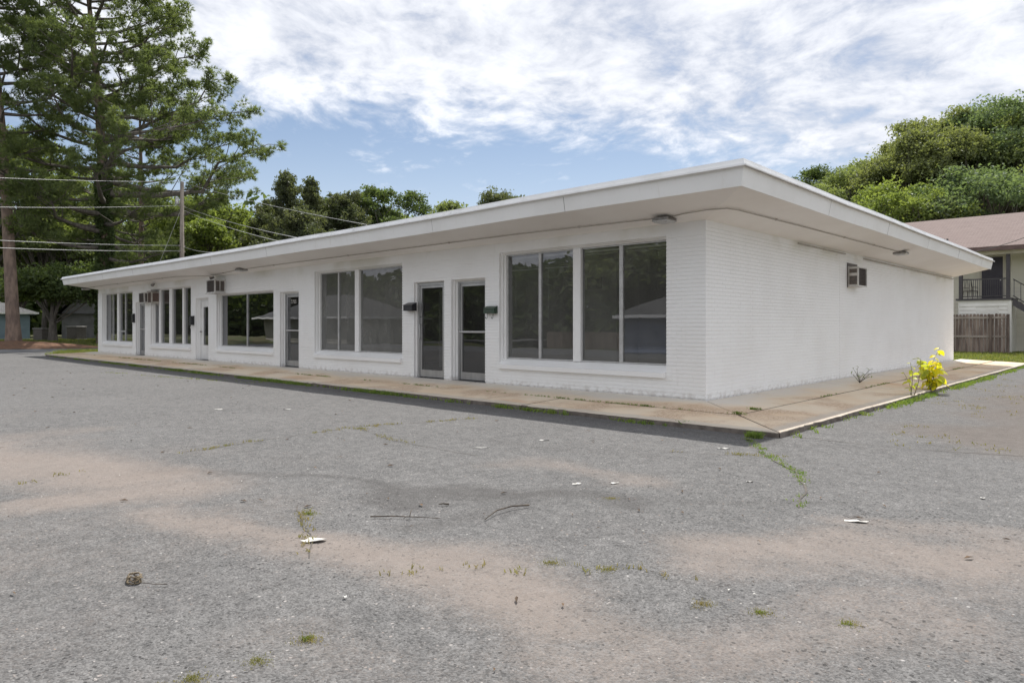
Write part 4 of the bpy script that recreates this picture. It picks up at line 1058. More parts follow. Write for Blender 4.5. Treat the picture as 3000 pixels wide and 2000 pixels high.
# porch box under the balcony
YB = 32.75
pb = MB().box(*hp(-2.35, YB, hz+.001), *hp(-.03, YW-.03, 2.62)).build('porch_base', M['siding_low'], hs)
boards(pb, M['siding_low'], -2.3, -.16, YB-.001, hz+.05, 2.45, .20, [(-1.55,-.55,.9,2.15)])
m_ = MB(); m_.box(*hp(-.155,YB-.04,hz), *hp(.0,YB-.002,2.55)); m_.build('corner_board', M['siding_low'], hs)
m_ = MB(); m_.box(*hp(-1.55,YB-.03,.9), *hp(-.55,YB-.002,2.15)); m_.build('vent_panel', M['siding_low'], hs)
MB().box(*hp(-2.45, YB-.1, 2.625), *hp(.03, YW-.03, 2.72)).build('balcony_deck', M['post_dark'], hs)
for x in (-2.23, -.15): MB().box(*hp(x-.085, YB-.06, 2.725), *hp(x+.085, YB+.11, 5.22)).build('post', M['post_dark'], hs)
MB().box(*hp(-2.14, YB-.005, 3.70), *hp(-.24, YB+.05, 3.76)).build('rail', M['post_dark'], hs)
MB().box(*hp(-2.14, YB-.005, 2.80), *hp(-.24, YB+.05, 2.85)).build('rail', M['post_dark'], hs)
for k in range(1, 20): 
    x = -2.14+1.9*k/20; MB().box(*hp(x-.011, YB+.008, 2.85), *hp(x+.011, YB+.036, 3.70)).build('baluster', M['post_dark'], hs)
# stair flight going down to the right
sx, sz = .04, 2.70
st_o = MB(); st_o.add([hp(sx,YB,sz),hp(sx+3.9,YB,hz+.05),hp(sx+3.9,YB,hz-.3+.05),hp(sx,YB,sz-.38),hp(sx,YB+.06,sz),hp(sx+3.9,YB+.06,hz+.05),hp(sx+3.9,YB+.06,hz-.25),hp(sx,YB+.06,sz-.38)],
    [(0,1,2,3),(4,7,6,5),(0,4,5,1),(2,6,7,3),(0,3,7,4),(1,5,6,2)])
st_o = st_o.build('stair', M['post_dark'], hs); sl = (sz-hz)/3.9
for k in range(15): MB().box(*hp(sx+.26*k, YB+.061, sz-.19*(k+1)-.03), *hp(sx+.26*k+.3, YB+1.0, sz-.19*(k+1))).build('tread', M['post_dark'], st_o)
for off in (.12, .98):
    a_ = hp(sx+.02, YB+.0, sz+off); b_ = hp(sx+3.9, YB+.0, hz+off); MB().tube([np.array(a_), np.array(b_)], .028, 6).build('hand_rail', M['post_dark'], st_o)
for k in range(14):
    x = sx+.06+.28*k; z = sz-sl*(x-sx); MB().box(*hp(x-.013, YB-.013, z+.12), *hp(x+.013, YB+.013, z+.98)).build('baluster', M['post_dark'], st_o)
# roof: front slope, ridge and rear slope
def slope_sheet(o_name, mat, parent, base, w, run, rise, th=.12):
    t = math.atan2(rise, run); l = math.hypot(run, rise)
    m_ = MB().box(0,0,-th,w,l,0); ob = m_.build(o_name, mat, parent); ob.location = base; ob.rotation_euler = (t, 0, 0); return ob
rf = slope_sheet('roof', M['shingle'], hs, hp(-6.5, 32.15, 5.36), 17.0, 5.9, 2.42)
rb_ = MB().box(0,0,-.12,17.0,6.38,0).build('rear_roof', M['shingle'], hs); rb_.location = hp(10.5, 38.05+5.9, 5.36); rb_.rotation_euler = (math.atan2(2.42,5.9), 0, R(180))
m_ = MB(); m_.add([hp(-6.0,YW,5.3),hp(-6.0,YW+6.5,5.3),hp(-6.0,38.05,7.5)], [(0,1,2)]); m_.build('gable', M['siding'], hs)
MB().box(*hp(-6.5,32.10,5.14), *hp(10.5,32.15,5.37)).build('fascia', M['trim_brown'], hs)
MB().box(*hp(-6.5,32.151,5.14), *hp(10.5,YW-.002,5.19)).build('eave_soffit', M['beige'], hs)
MB().box(*hp(-6.5,32.6,4.98), *hp(10.5,32.75,5.139)).build('eave_beam', M['beige'], hs)
for dx in (0, .16):
    MB().tube([np.array(hp(-3.05+dx,32.95,5.5)), np.array(hp(-3.05+dx,32.95,6.02))], .05, 8).build('vent_pipe', M['post_dark'], hs)
# metal chair on the balcony
ch = empty('balcony_chair', (-1.95, 33.6, 2.722), R(160)); tag(ch, 'dark metal mesh patio chair on the balcony', 'chair')
M['chair'] = pm('bronze_metal', (.11,.085,.065), (.075,.06,.05), 10, .5)
for sx_ in (-.26, .26):
    for sy_ in (-.24, .24): MB().tube([(sx_,sy_,0),(sx_*.9,sy_*.85,.42)], .016, 6).build('leg', M['chair'], ch)
    MB().tube([(sx_,-.26,.62),(sx_,.22,.64),(sx_*.95,.26,.45)], .018, 6).build('arm', M['chair'], ch)
MB().bbox(-.27,-.26,.41,.27,.25,.45,.01).build('seat', M['chair'], ch)
m_ = MB(); m_.tube([(-.26,.24,.45),(-.25,.33,.95),(-.15,.36,1.06),(.15,.36,1.06),(.25,.33,.95),(.26,.24,.45)], .018, 6)
for k in range(7): x = -.21+.07*k; m_.tube([(x,.25,.46),(x,.345,1.02)], .008, 4)
m_.build('backrest', M['chair'], ch)
# dark overhead cable crossing in front of that house
wire(AT(2850,738,30), AT(3060,672,26), 'dark cable crossing in front of the brown shingle roof', .022, 'cable', .1)
# bucket by the porch
bk = empty('bucket', (1.35, 33.0, gz_(1.35,33))); tag(bk, 'pale blue bucket standing under the stairs', 'bucket')
M['bucket'] = pm('pale_plastic', (.42,.46,.55), (.5,.52,.58), 8, .5)
MB().tube([(0,0,0),(0,0,.36)], [.14,.17], 14).build('pail', M['bucket'], bk, True)
MB().tube([(-.17,0,.33),(-.12,-.05,.2),(0,-.16,.15),(.12,-.05,.2),(.17,0,.33)], .006, 5).build('handle', M['wire'], bk)

# ------------------------------------------------------------------ wooden fence
def fencewood():
    return pm('weathered_cedar', (.26,.205,.17), (.13,.095,.08), 4, .9, bs=30, bd=.004, stretch=(2,2,.25), objrand=.28)
M['fence'] = fencewood()
fy = 31.6; fz = gz_(-1, 31.6)
M['fence_rail'] = pm('weathered_rail', (.36,.31,.27), (.25,.21,.18), 5, .9, bs=30, bd=.004, stretch=(.3,2,2))
fn = empty('picket_fence', (0, fy, fz)); tag(fn, 'weathered brown wooden privacy fence beside the cream house', 'fence')
rr = random.Random(9); x = -6.0
while x < .02:
    w_ = .138; h_ = 2.02+rr.uniform(-.02,.02)
    MB().add([(x,0,.02),(x+w_,0,.02),(x+w_,0,h_-.05),(x+w_-.035,0,h_),(x+.035,0,h_),(x,0,h_-.05),(x,.02,.02),(x+w_,.02,.02),(x+w_,.02,h_-.05),(x+w_-.035,.02,h_),(x+.035,.02,h_),(x,.02,h_-.05)],
             [(0,1,2,3,4,5),(11,10,9,8,7,6)]+[(i,(i+1)%6,6+(i+1)%6,6+i) for i in range(6)]).build('picket', M['fence'], fn); x += w_+.012+rr.uniform(0,.012)
for z in (.82, 1.78): MB().box(-6.0,-.045,z,.06,-.001,z+.10).build('rail', M['fence_rail'], fn)
for x in (-3.2, -.72, .02): MB().box(x-.05,-.14,-.1,x+.05,-.046,2.0).build('post', M['fence'], fn)

# ------------------------------------------------------------------ houses and yard things at the far left
M['blue_siding'] = pm('blue_grey_siding', (.22,.30,.36), (.18,.25,.30), 1.5, .6)
M['dark_siding'] = pm('grey_siding', (.20,.20,.20), (.15,.15,.15), 1.5, .7)
def small_house(name, p, rz, w, dp, h, rise, mat, roofmat, label, over=.5, brd=.2, cat='house', boards_on=True, win=(), group=None, hip=False):
    t = empty(name, tuple(p), rz); tag(t, label, cat, group)
    wl_ = MB().box(0,0,-.8,w,dp,h).build('wall', mat, t)
    if boards_on:
        for face in range(4):
            L_ = w if face % 2 == 0 else dp; z = 0.0
            while z < h-.05:
                zt = min(z+brd, h-.001)
                m_ = MB().add([(0,-.03,z),(L_,-.03,z),(L_,-.004,zt),(0,-.004,zt),(0,0,z),(L_,0,z)], [(0,1,2,3),(0,4,5,1)])
                o = m_.build('board', mat, wl_); o.rotation_euler = (0,0,face*math.pi/2); o.location = {0:(0,0,0),1:(w,0,0),2:(w,dp,0),3:(0,dp,0)}[face]
                z += brd
    m_ = MB(); e = over
    if hip:
        i_ = dp/2+e; v = [(-e,-e,h),(w+e,-e,h),(w+e,dp+e,h),(-e,dp+e,h),(i_-e,dp/2,h+rise),(w+e-i_,dp/2,h+rise)]
        m_.add(v, [(0,1,5,4),(1,2,5),(2,3,4,5),(3,0,4),(3,2,1,0)])
    else:
        v = [(-e,-e,h-.1),(w+e,-e,h-.1),(w+e,dp/2,h+rise),(-e,dp/2,h+rise),(-e,dp+e,h-.1),(w+e,dp+e,h-.1)]
        m_.add(v, [(0,1,2,3),(3,2,5,4),(0,4,5,1)])
        MB().add([(0.01,0,h),(0.01,dp,h),(0.01,dp/2,h+rise*.9)], [(0,1,2)]).build('gable', mat, t); MB().add([(w-.01,0,h),(w-.01,dp,h),(w-.01,dp/2,h+rise*.9)], [(0,1,2)]).build('gable', mat, t)
    rf_ = m_.build('roof', roofmat, t)
    m_ = MB(); zf = h-.0 if hip else h-.1
    m_.box(-e-.03,-e-.03,zf-.13,w+e+.03,-e,zf+.03); m_.box(-e-.03,dp+e,zf-.13,w+e+.03,dp+e+.03,zf+.03)
    if hip: m_.box(-e-.03,-e,zf-.13,-e,dp+e,zf+.03); m_.box(w+e,-e,zf-.13,w+e+.03,dp+e,zf+.03)
    m_.build('eave_board', M['trim'], rf_)
    for wx0, wx1, wz0, wz1 in win:
        f_ = MB(); f_.box(wx0-.08,-.07,wz0-.08,wx0,-.031,wz1+.08); f_.box(wx1,-.07,wz0-.08,wx1+.08,-.031,wz1+.08); f_.box(wx0,-.07,wz0-.08,wx1,-.031,wz0); f_.box(wx0,-.07,wz1,wx1,-.031,wz1+.08); f_.box((wx0+wx1)/2-.02,-.06,wz0,(wx0+wx1)/2+.02,-.035,wz1)
        f_ = f_.build('window', M['trim'], t); MB().box(wx0,-.045,wz0,wx1,-.033,wz1).build('pane', M['glass_dark'], f_)
    return t
p = AT(98, HOR, 60); small_house('blue_house', (p[0]+.2, p[1]-.3, gz_(p[0],p[1])), R(170), 9, 7, 2.25, 1.5, M['blue_siding'], M['shingle_grey'], 'blue grey sided house with grey roof at the far left edge', .6, .2, hip=True)
p = AT(372, HOR, 58); small_house('grey_house', (p[0], p[1], gz_(p[0],p[1])), R(163), 9, 4.6, 2.2, 2.9, M['dark_siding'], M['shingle_grey'], 'grey gabled house in deep shade behind the yard tree', .35, .2)
def condenser(u, d, label, s=1.):
    b = at_tree(u, d); t = empty('condenser_unit', b, R(30)); tag(t, label, 'condenser', 'outdoor condenser units in the yard'); t.scale = (s,s,s)
    MB().bbox(-.42,-.42,0,.42,.42,.08,.01).build('base', M['fixture'], t)
    MB().bbox(-.38,-.38,.081,.38,.38,.80,.03).build('coil', M['ac_dark'], t)
    m_ = MB()
    for k in range(14): z = .12+k*.048; m_.box(-.395,-.395,z,.395,.395,z+.012)
    m_.build('grille', M['fixture'], t)
    MB().bbox(-.42,-.42,.801,.42,.42,.90,.02).build('top', M['fixture'], t)
condenser(124, 50.5, 'grey condenser unit beside the blue house', 1.05); condenser(224, 53, 'dark condenser unit below the grey gabled house', 1.2)
# pine straw bed round the left pines
def mound(name, c, rx, ry, h, mat, rz=0):
    n = 40; v = [(0,0,h)]; f = []
    for r_ in (.35,.7,1.0):
        for k in range(n):
            a_ = 2*math.pi*k/n; q = r_*(1+.18*(vnoise(math.cos(a_)*2+9, math.sin(a_)*2+3)-.5)*2); v.append((math.cos(a_)*rx*q, math.sin(a_)*ry*q, h*(1-r_**1.5)-.03*(r_ == 1.0)))
    f += [(0,1+k,1+(k+1)%n) for k in range(n)] + [(1+r_*n+k,1+(r_+1)*n+k,1+(r_+1)*n+(k+1)%n,1+r_*n+(k+1)%n) for r_ in range(2) for k in range(n)]
    o = MB().add(v, f).build(name, mat, None, True); o.location = c; o.rotation_euler = (0,0,rz); tag(o, kind='structure'); return o
b = at_tree(40, 45.0); mound('mulch_bed', (b[0],b[1],b[2]+.0), 5.5, 3.2, .42, M['mulch'], R(40))

# ------------------------------------------------------------------ grass
def blades(name, P_, h, mat, seed, label, k=5, w=.010, spread=.05, parent=None):
    rs = np.random.default_rng(seed); n = len(P_)*k; c = np.repeat(P_, k, 0)+np.concatenate([rs.normal(size=(n,2))*spread, np.zeros((n,1))], 1)
    hh = (np.repeat(np.broadcast_to(h, len(P_)), k)*rs.uniform(.4,1.2,n))[:,None]; an = rs.random(n)*6.283; s = np.stack([np.cos(an), np.sin(an), np.zeros(n)], 1)
    ln = rs.normal(size=(n,3))*np.array([.55,.55,0]); tip = c+(ln+[0,0,1.])*hh; mid = c+(ln*.35+[0,0,.6])*hh
    wv = s*w*rs.uniform(.7,1.4,n)[:,None]
    V = np.stack([c-wv, c+wv, mid+wv*.7, mid-wv*.7, mid-wv*.7, mid+wv*.7, tip, tip], 1)
    V = np.stack([c-wv, c+wv, mid+wv*.7, tip, mid-wv*.7], 1).reshape(-1,3)
    o = npmesh(name, V, np.arange(n*5).reshape(n,5), mat, parent, k=5)
    if parent is None: tag(o, label, None, None, 'stuff')
    else: o['kind'] = 'stuff'
    return o
rs = np.random.default_rng(77)
def scatter(n, x0, x1, y0, y1, dens=None):
    x = rs.uniform(x0, x1, n); y = rs.uniform(y0, y1, n)
    if dens is not None: k_ = rs.random(n) < dens(x, y); x, y = x[k_], y[k_]
    return np.stack([x, y, ground_z(x, y)], 1)
Pg = scatter(8500, -39.4, -32.8, -1.9, 9, lambda x, y: np.clip((y+2.3-.35*np.clip(-33-x,0,9))*.8, 0, 1)*np.clip(.35+fbm(x*.6,y*.6,3),0,1))
blades('grass', Pg, .24*(.6+.8*fbm(Pg[:,0]*.4,Pg[:,1]*.4,3)), M['grass'], 1, 'tall sunlit grass beside the left end of the building', 4, .012, .08)
Pg = scatter(7500, -58, -46.2, -8, 14); blades('grass', Pg, .13, M['grass'], 2, 'short grass across the side road', 4, .014, .1)
Pg = scatter(9000, -5, 12, 20.6, 34, lambda x, y: np.clip(.2+1.1*fbm(x*.7,y*.7,3),0,1)*((y > 22.0)|(x < 2.2))); blades('grass', Pg, .13, M['grass'], 3, 'grass strip in front of the wooden fence', 4, .012, .08)

def crack_pts(pts, n, jit=.05, lump=1.6, z=LOT):
    P_ = [G(u, v, z) for u, v in pts]; out = []
    for a_, b_ in zip(P_[:-1], P_[1:]):
        l = np.linalg.norm(b_-a_); m_ = max(1, int(n*l)); t = rs.random(m_); q = a_+(b_-a_)*t[:,None]; out.append(q)
    q = np.concatenate(out); q[:,:2] += rs.normal(size=(len(q),2))*jit; q[:,:2] += .12*(np.stack([fbm(q[:,0]*1.5,q[:,1]*1.5,3), fbm(q[:,0]*1.5+30,q[:,1]*1.5,3)], 1)-.5)
    return q[fbm(q[:,0]*lump, q[:,1]*lump, 2) > .47]
CR = [([(2190,1285),(2240,1330),(2330,1385),(2362,1425),(2350,1490)], 60, .03, 'weed', 'weeds growing down the crack that runs from the sidewalk corner'),
      ([(540,1325),(800,1285),(1050,1250),(1400,1225)], 34, .03, 'grass_dry', 'dry grass in the long crack across the middle of the lot'),
      ([(1960,1325),(2180,1333),(2300,1340)], 40, .03, 'grass_dry', 'yellow grass in the short crack in front of the corner'),
      ([(1050,1255),(1150,1290),(1350,1330)], 22, .05, 'grass_dry', 'sparse dry grass in the crack branching off the long one'),
      ([(300,1090),(560,1110),(720,1120),(820,1118)], 26, .08, 'grass', 'green weeds scattered on the far part of the lot'),
      ([(540,1325),(300,1370),(60,1420)], 16, .04, 'grass_dry', 'sparse dry grass in the crack running to the left edge'),
      ([(1450,1660),(1750,1665),(2050,1690)], 16, .04, 'grass_dry', 'sparse dry grass in the crack right of the sandy patch'),
      ([(885,1495),(905,1560),(895,1620)], 30, .025, 'grass_dry', 'dry grass in the short crack beside the torn paper'),
      ([(1030,1690),(1250,1668),(1450,1660)], 14, .03, 'grass_dry', 'thin dry grass along the crack in the sandy patch')]
for i, (pts, n, jit, mt, lb) in enumerate(CR):
    q = crack_pts(pts, n, jit); blades('crack_weeds', q, .028, M[mt], 400+i, lb, 4, .004, .02)
# the cracks themselves: thin, crooked dark seams
M['crack'] = pm('crack_dirt', (.075,.068,.06), (.12,.105,.09), 12, .95)
def crack(pts, w, label):
    P_ = [G(u, v) for u, v in pts]; L_ = []
    for a_, b_ in zip(P_[:-1], P_[1:]):
        n = max(2, int(np.linalg.norm(b_-a_)/.12)); L_ += [a_+(b_-a_)*k/n for k in range(n)]
    L_ = np.array(L_+[P_[-1]]); L_[:,:2] += .16*(np.stack([fbm(L_[:,0]*2.5,L_[:,1]*2.5,4), fbm(L_[:,0]*2.5+30,L_[:,1]*2.5,4)], 1)-.5)
    d = np.gradient(L_, axis=0); nrm = np.stack([-d[:,1], d[:,0], 0*d[:,0]], 1); nrm /= np.linalg.norm(nrm, axis=1)[:,None]
    ww = (w*(.35+1.3*fbm(L_[:,0]*5, L_[:,1]*5, 2)))[:,None]
    # sits on the lot surface
    def lz(q): return LOT+.022*(fbm(q[:,0]*.35,q[:,1]*.35,3)-.5)*np.clip(np.maximum(np.maximum(q[:,0]-2.05,-2.15-q[:,1]),0),0,1)+.0055
    a_, b_ = L_-nrm*ww, L_+nrm*ww; a_[:,2] = lz(a_); b_[:,2] = lz(b_); n = len(L_)
    o = npmesh('pavement_crack', np.concatenate([a_, b_]), np.array([(i, i+1, n+i+1, n+i) for i in range(n-1)]), M['crack']); tag(o, kind='structure')
for pts, w in [([(2190,1280),(2240,1330),(2330,1385),(2362,1425),(2350,1490)],.007),([(540,1325),(800,1285),(1050,1250),(1430,1222)],.005),([(1930,1325),(2190,1333)],.005),([(1050,1255),(1150,1290),(1400,1335)],.004),
               ([(880,1480),(905,1560),(895,1630)],.003),([(2300,1275),(2420,1290),(2600,1310),(3000,1335)],.007)]: crack(pts, w, '')
# weeds along the kerb
def kerb_line(n, dens, x0, x1, y): 
    x = rs.uniform(x0, x1, n); q = np.stack([x, y+rs.normal(size=n)*.03, np.full(n, LOT)], 1); return q[rs.random(n) < dens(x)]
q = kerb_line(5200, lambda x: np.clip(.6*np.exp(-((x+5.8)/2.2)**2)+.4*np.exp(-((x+11.0)/1.8)**2)+.25*np.exp(-((x+18)/4)**2)+(fbm(x*1.3, x*0+2, 3)-.52)*1.2, .015, .55), -32.5, 1.9, -2.14)
blades('kerb_weeds', q, .045+.05*fbm(q[:,0]*.9,q[:,0]*0,2), M['weed'], 500, 'green weeds growing along the foot of the front kerb', 6, .008, .035)
x = rs.uniform(-1.9, 20, 2600); q = np.stack([2.13+np.abs(rs.normal(size=len(x)))*.07, x, np.full(len(x), LOT)], 1); q = q[rs.random(len(q)) < np.clip((fbm(q[:,1]*.6,q[:,1]*0+7,3)-.42)*2, .03, .6)]
blades('kerb_weeds', q, .06, M['weed'], 501, 'green weeds growing along the foot of the side kerb', 6, .008, .04)
n = 900; q = np.stack([rs.uniform(2.3, 9, n), rs.uniform(-2, 18, n), np.full(n, LOT)], 1); q = q[fbm(q[:,0]*.8, q[:,1]*.8, 3) > .55]
blades('lot_weeds', q, .03, M['grass_dry'], 502, 'sparse weeds on the broken paving of the side lot', 7, .006, .05)
# weeds in the sidewalk joint
x = rs.uniform(-30, 1.0, 900); q = np.stack([x, -1.07+rs.normal(size=len(x))*.012, np.full(len(x), -.045)], 1); q = q[rs.random(len(q)) < np.clip((fbm(x*1.1, x*0+11, 2)-.42)*3, 0, 1)]
y = rs.uniform(-1, 18, 300); q2 = np.stack([1.07+rs.normal(size=len(y))*.012, y, np.full(len(y), -.045)], 1); q2 = q2[rs.random(len(q2)) < np.clip((fbm(y*1.1, y*0+5, 2)-.45)*3, 0, 1)]
blades('joint_weeds', np.concatenate([q, q2]), .032, M['weed'], 503, 'small weeds sprouting from the sidewalk joint', 6, .005, .015)

# single tufts that stand out on the lot
def tuft(u, v, r_, h, mat, label, seed):
    c = G(u, v); t = empty('grass_tuft', tuple(c)); tag(t, label, 'grass tuft', 'grass tufts on the lot')
    r2 = np.random.default_rng(seed); rot = np.array([[math.cos(TH), -math.sin(TH)*.55], [math.sin(TH), math.cos(TH)*.55]])
    def pts(n, k): return np.concatenate([(np.clip(r2.normal(size=(n,2)),-1.6,1.6)*r_*k) @ rot.T, np.zeros((n,1))], 1)
    blades('blades', pts(20, .33), h*.30, M[mat], seed, None, 4, .002, .012, t)
    blades('dead_blades', pts(34, .62), h*.22, M['grass_dry'], seed+1, None, 4, .0018, .03, t)
for a_ in [(905,1872,.055,.06,'grass','green grass tuft low in the foreground',1),(755,1935,.045,.03,'grass_dry','dry grass tuft left of the foreground green tuft',2),(905,1505,.06,.05,'grass','grass tuft just above the torn paper',3),
           (2065,1770,.06,.04,'grass_dry','dry tuft right of centre in the foreground',4),(2230,1795,.035,.05,'grass','small green tuft right of the dry foreground tuft',5),(1785,1668,.05,.035,'grass_dry','flat dry tuft on the middle sand patch',6),
           (1620,1648,.07,.035,'grass_dry','wide flat dry tuft left of the middle sand patch',7),(2490,1830,.04,.05,'grass','dark green sprig at the lower right',8),(570,1992,.06,.04,'grass_dry','dry tuft cut by the bottom edge of the picture',9),
           (1060,1255,.10,.06,'grass_dry','dry clump where the two cracks meet',10),(1790,1460,.05,.04,'grass_dry','small dry tuft near the curved stick',11)]: tuft(*a_)

# ------------------------------------------------------------------ litter and sticks
def scrap(u, v, w, h, label, seed, rz=0., mat='paper'):
    c = G(u, v); r2 = random.Random(seed); t = MB(); n = 9; top = []; w *= .82; h *= .82
    for k in range(n):
        a_ = 2*math.pi*k/n; q = r2.uniform(.7, 1.1); top.append((math.cos(a_)*w*q, math.sin(a_)*h*q, .006+r2.uniform(0,.014)))
    v_ = top+[(0,0,.012)]+[(x,y,z-.004) for x, y, z in top]+[(0,0,.006)]
    t.add(v_, [(k,(k+1)%n,n) for k in range(n)]+[(n+1+(k+1)%n,n+1+k,2*n+1) for k in range(n)]+[(k,n+1+k,n+1+(k+1)%n,(k+1)%n) for k in range(n)])
    o = t.build('paper_scrap', M[mat]); o.location = c; o.rotation_euler = (0,0,rz); tag(o, label, 'litter', 'white litter on the lot')
for a_ in [(922,1585,.115,.05,'torn white paper sheet left of centre in the foreground',1,TH),(2506,1530,.10,.035,'bent white paper strip at the right of the lot',2,TH-.3),(1410,1313,.13,.012,'thin white strip in front of the middle of the lot',3,TH),
           (1595,1291,.09,.015,'white strip right of the thin white strip',4,TH+.1),(1690,1420,.05,.02,'small paper scrap on the light sand before the curved stick',5,TH),(1800,1418,.06,.02,'brown stained scrap right of the small paper scrap',6,TH+.4),
           (2195,1413,.05,.015,'white scrap left of the crack at the right',7,TH),(840,1200,.11,.03,'white scrap far back in the left part of the lot',8,TH),(640,1200,.10,.03,'flat white scrap left of the far back scrap',9,TH),(1010,1752,.02,.012,'tiny white chip on the front sand streak',10,0),
           (2120,1315,.10,.02,'pale scrap just outside the corner shadow',11,TH),(2880,1462,.025,.03,'white chip near the right edge',12,1.)]: scrap(*a_)
# many tiny flecks of paint and gravel
n = 420; q = np.stack([rs.uniform(-30, 9, n), rs.uniform(-10, -2.4, n)], 1); sz = rs.uniform(.003, .011, n)
V = []; Q = []
for i in range(n):
    a_ = rs.random()*6.28; c_, s_ = math.cos(a_)*sz[i], math.sin(a_)*sz[i]; x, y = q[i]; z = LOT+.022*(fbm(np.array(x*.35),np.array(y*.35),3)-.5)+.012
    V += [(x+c_,y+s_,z),(x-s_*.6,y+c_*.6,z+.004),(x-c_,y-s_,z),(x+s_*.6,y-c_*.6,z+.003)]; Q.append((4*i,4*i+1,4*i+2,4*i+3))
tag(npmesh('litter_flecks', V, Q, M['paper']), 'tiny white paint flecks and chips strewn over the lot', None, None, 'stuff')
n = 420; V = []; Q = []
for i in range(n):
    x, y = rs.uniform(-28, 9), rs.uniform(-10.2, -2.4); l = rs.uniform(.012,.045); a_ = rs.random()*6.28; c_, s_ = math.cos(a_), math.sin(a_); w_ = l*rs.uniform(.08,.4); z = LOT+.022*(fbm(np.array(x*.35),np.array(y*.35),3)-.5)+.010
    V += [(x+c_*l,y+s_*l,z),(x-s_*w_,y+c_*w_,z+.012),(x-c_*l,y-s_*l,z+.002),(x+s_*w_,y-c_*w_,z+.008)]; Q.append((4*i,4*i+1,4*i+2,4*i+3))
M['dead_leaf'] = pm('dead_leaves', (.16,.10,.055), (.07,.05,.035), 3, .9)
tag(npmesh('leaf_litter', V, Q, M['dead_leaf']), 'dry brown leaf bits and needles strewn over the lot', None, None, 'stuff')
def stick(pts, r_, label, twigs=()):
    P_ = [G(u, v)+np.array([0,0,h]) for u, v, h in pts]; c = P_[0]; t = empty('stick', tuple(c)); tag(t, label, 'stick')
    r_ *= .65; MB().tube([p-c for p in P_], list(np.linspace(r_, r_*.4, len(P_))), 6).build('stem', M['dry_stick'], t, True)
    for i, (du, dv, h) in enumerate(twigs):
        a_ = P_[len(P_)//2]-c; b_ = G(pts[len(pts)//2][0]+du, pts[len(pts)//2][1]+dv)+np.array([0,0,h])-c; MB().tube([a_, (a_+b_)/2+[0,0,.01], b_], [r_*.6,r_*.5,r_*.25], 5).build('twig', M['dry_stick'], t, True)
stick([(1550,1486,.02),(1500,1493,.03),(1455,1506,.03),(1420,1526,.012)], .011, 'curved dark stick lying in the middle of the lot')
stick([(1085,1517,.012),(1150,1518,.018),(1200,1519,.016),(1290,1521,.01)], .008, 'thin straight stick left of the curved stick', [(8,-10,.05),(-20,5,.01)])
stick([(1315,1480,.01),(1298,1481,.018),(1285,1480,.01)], .012, 'short dark bark piece above the two sticks')
stick([(490,1715,.01),(450,1716,.012),(410,1711,.01)], .004, 'thin reddish twig beside the dry grass wad')
# wad of dry grass
c = G(393, 1702); wd = empty('dry_grass_wad', tuple(c)); tag(wd, 'curled wad of dry grass on the lower left of the lot', 'grass wad')
r2 = np.random.default_rng(4); M['straw'] = pm('straw', (.24,.19,.12), (.14,.11,.075), 30, .9)
for s_ in range(14):
    a0 = r2.uniform(0, 6.28); rr_ = r2.uniform(.025, .05); pts = [np.array([math.cos(a0+k*.6)*rr_*1.25, math.sin(a0+k*.6)*rr_*.8, .012+.02*math.sin(k*.5+s_)+r2.random()*.01]) for k in range(6)]
    MB().tube(pts, .0035, 5).build('strand', M['straw'], wd, True)

# ------------------------------------------------------------------ the yellow sapling and the small weed
def leaf_mesh(name, l, w, mat):
    v = []; n = 6; 
    for i in range(n+1):
        s = i/n; ww = w*math.sin(math.pi*min(1, s*.93+.07))**.8*(1-.15*s); z = -.35*l*s*s
        v += [(-ww, l*s, z+ww*.25), (0, l*s, z), (ww, l*s, z+ww*.25)]
    f = []
    for i in range(n): a_ = 3*i; f += [(a_,a_+1,a_+4,a_+3),(a_+1,a_+2,a_+5,a_+4)]
    me = bpy.data.meshes.new(name); me.from_pydata(v, [], f); me.materials.append(mat); me.polygons.foreach_set('use_smooth', [True]*len(f)); return me
def sapling(u, v, label, stems, seed, mats, H=(.6,1.0), nl=12, size=.12):
    c = G(u, v, LOT); t = empty('sapling', tuple(c)); tag(t, label, 'sapling', None); r2 = np.random.default_rng(seed)
    lm = [leaf_mesh('leaf', size, size*.36, M[m_]) for m_ in mats]; M['stem_g'] = M.get('stem_g') or pm('green_stem', (.16,.17,.06), (.2,.13,.07), 9, .7)
    for s_ in range(stems):
        a_ = r2.uniform(0, 6.28); h = r2.uniform(*H); b = np.array([math.cos(a_)*.05, math.sin(a_)*.05, 0]); a_ = s_*2.4; e = np.array([math.cos(a_)*r2.uniform(.12,.24), math.sin(a_)*r2.uniform(.12,.24), h])
        pth = limb_path(b, e, r2, .02, 6, .04); MB().tube(pth, list(np.linspace(.008,.003,6)), 5).build('stem', M['stem_g'], t, True)
        for k in range(nl):
            f_ = .25+.75*(k+.5)/nl; x = f_*5; j = min(4, int(x)); p_ = pth[j]+(pth[j+1]-pth[j])*(x-j)
            o = link('leaf', lm[r2.integers(len(lm))], None, t); o.location = p_; az_ = k*2.4+r2.normal()*.4; o.rotation_euler = (r2.uniform(-.7,.5), r2.uniform(-.7,.7), az_); sc_ = r2.uniform(.65,1.35)*(1.15-.35*f_); o.scale = (sc_,sc_,sc_)
sapling(2728, 1153, 'bright yellow leaved sapling at the side kerb', 6, 8, ['yellow','yellow','yellow_green'], (.45,.98), 15, .17)
sapling(2672, 1168, 'thin yellow green sapling left of the bright yellow one', 3, 12, ['yellow_green'], (.5,.8), 7, .11)
c = np.array([.62, 6.05, -.025]); wd = empty('weed_plant', tuple(c)); tag(wd, 'small twiggy weed growing at the foot of the side wall', 'weed')
r2 = np.random.default_rng(6); lm = leaf_mesh('leaf', .10, .012, M['weed'])
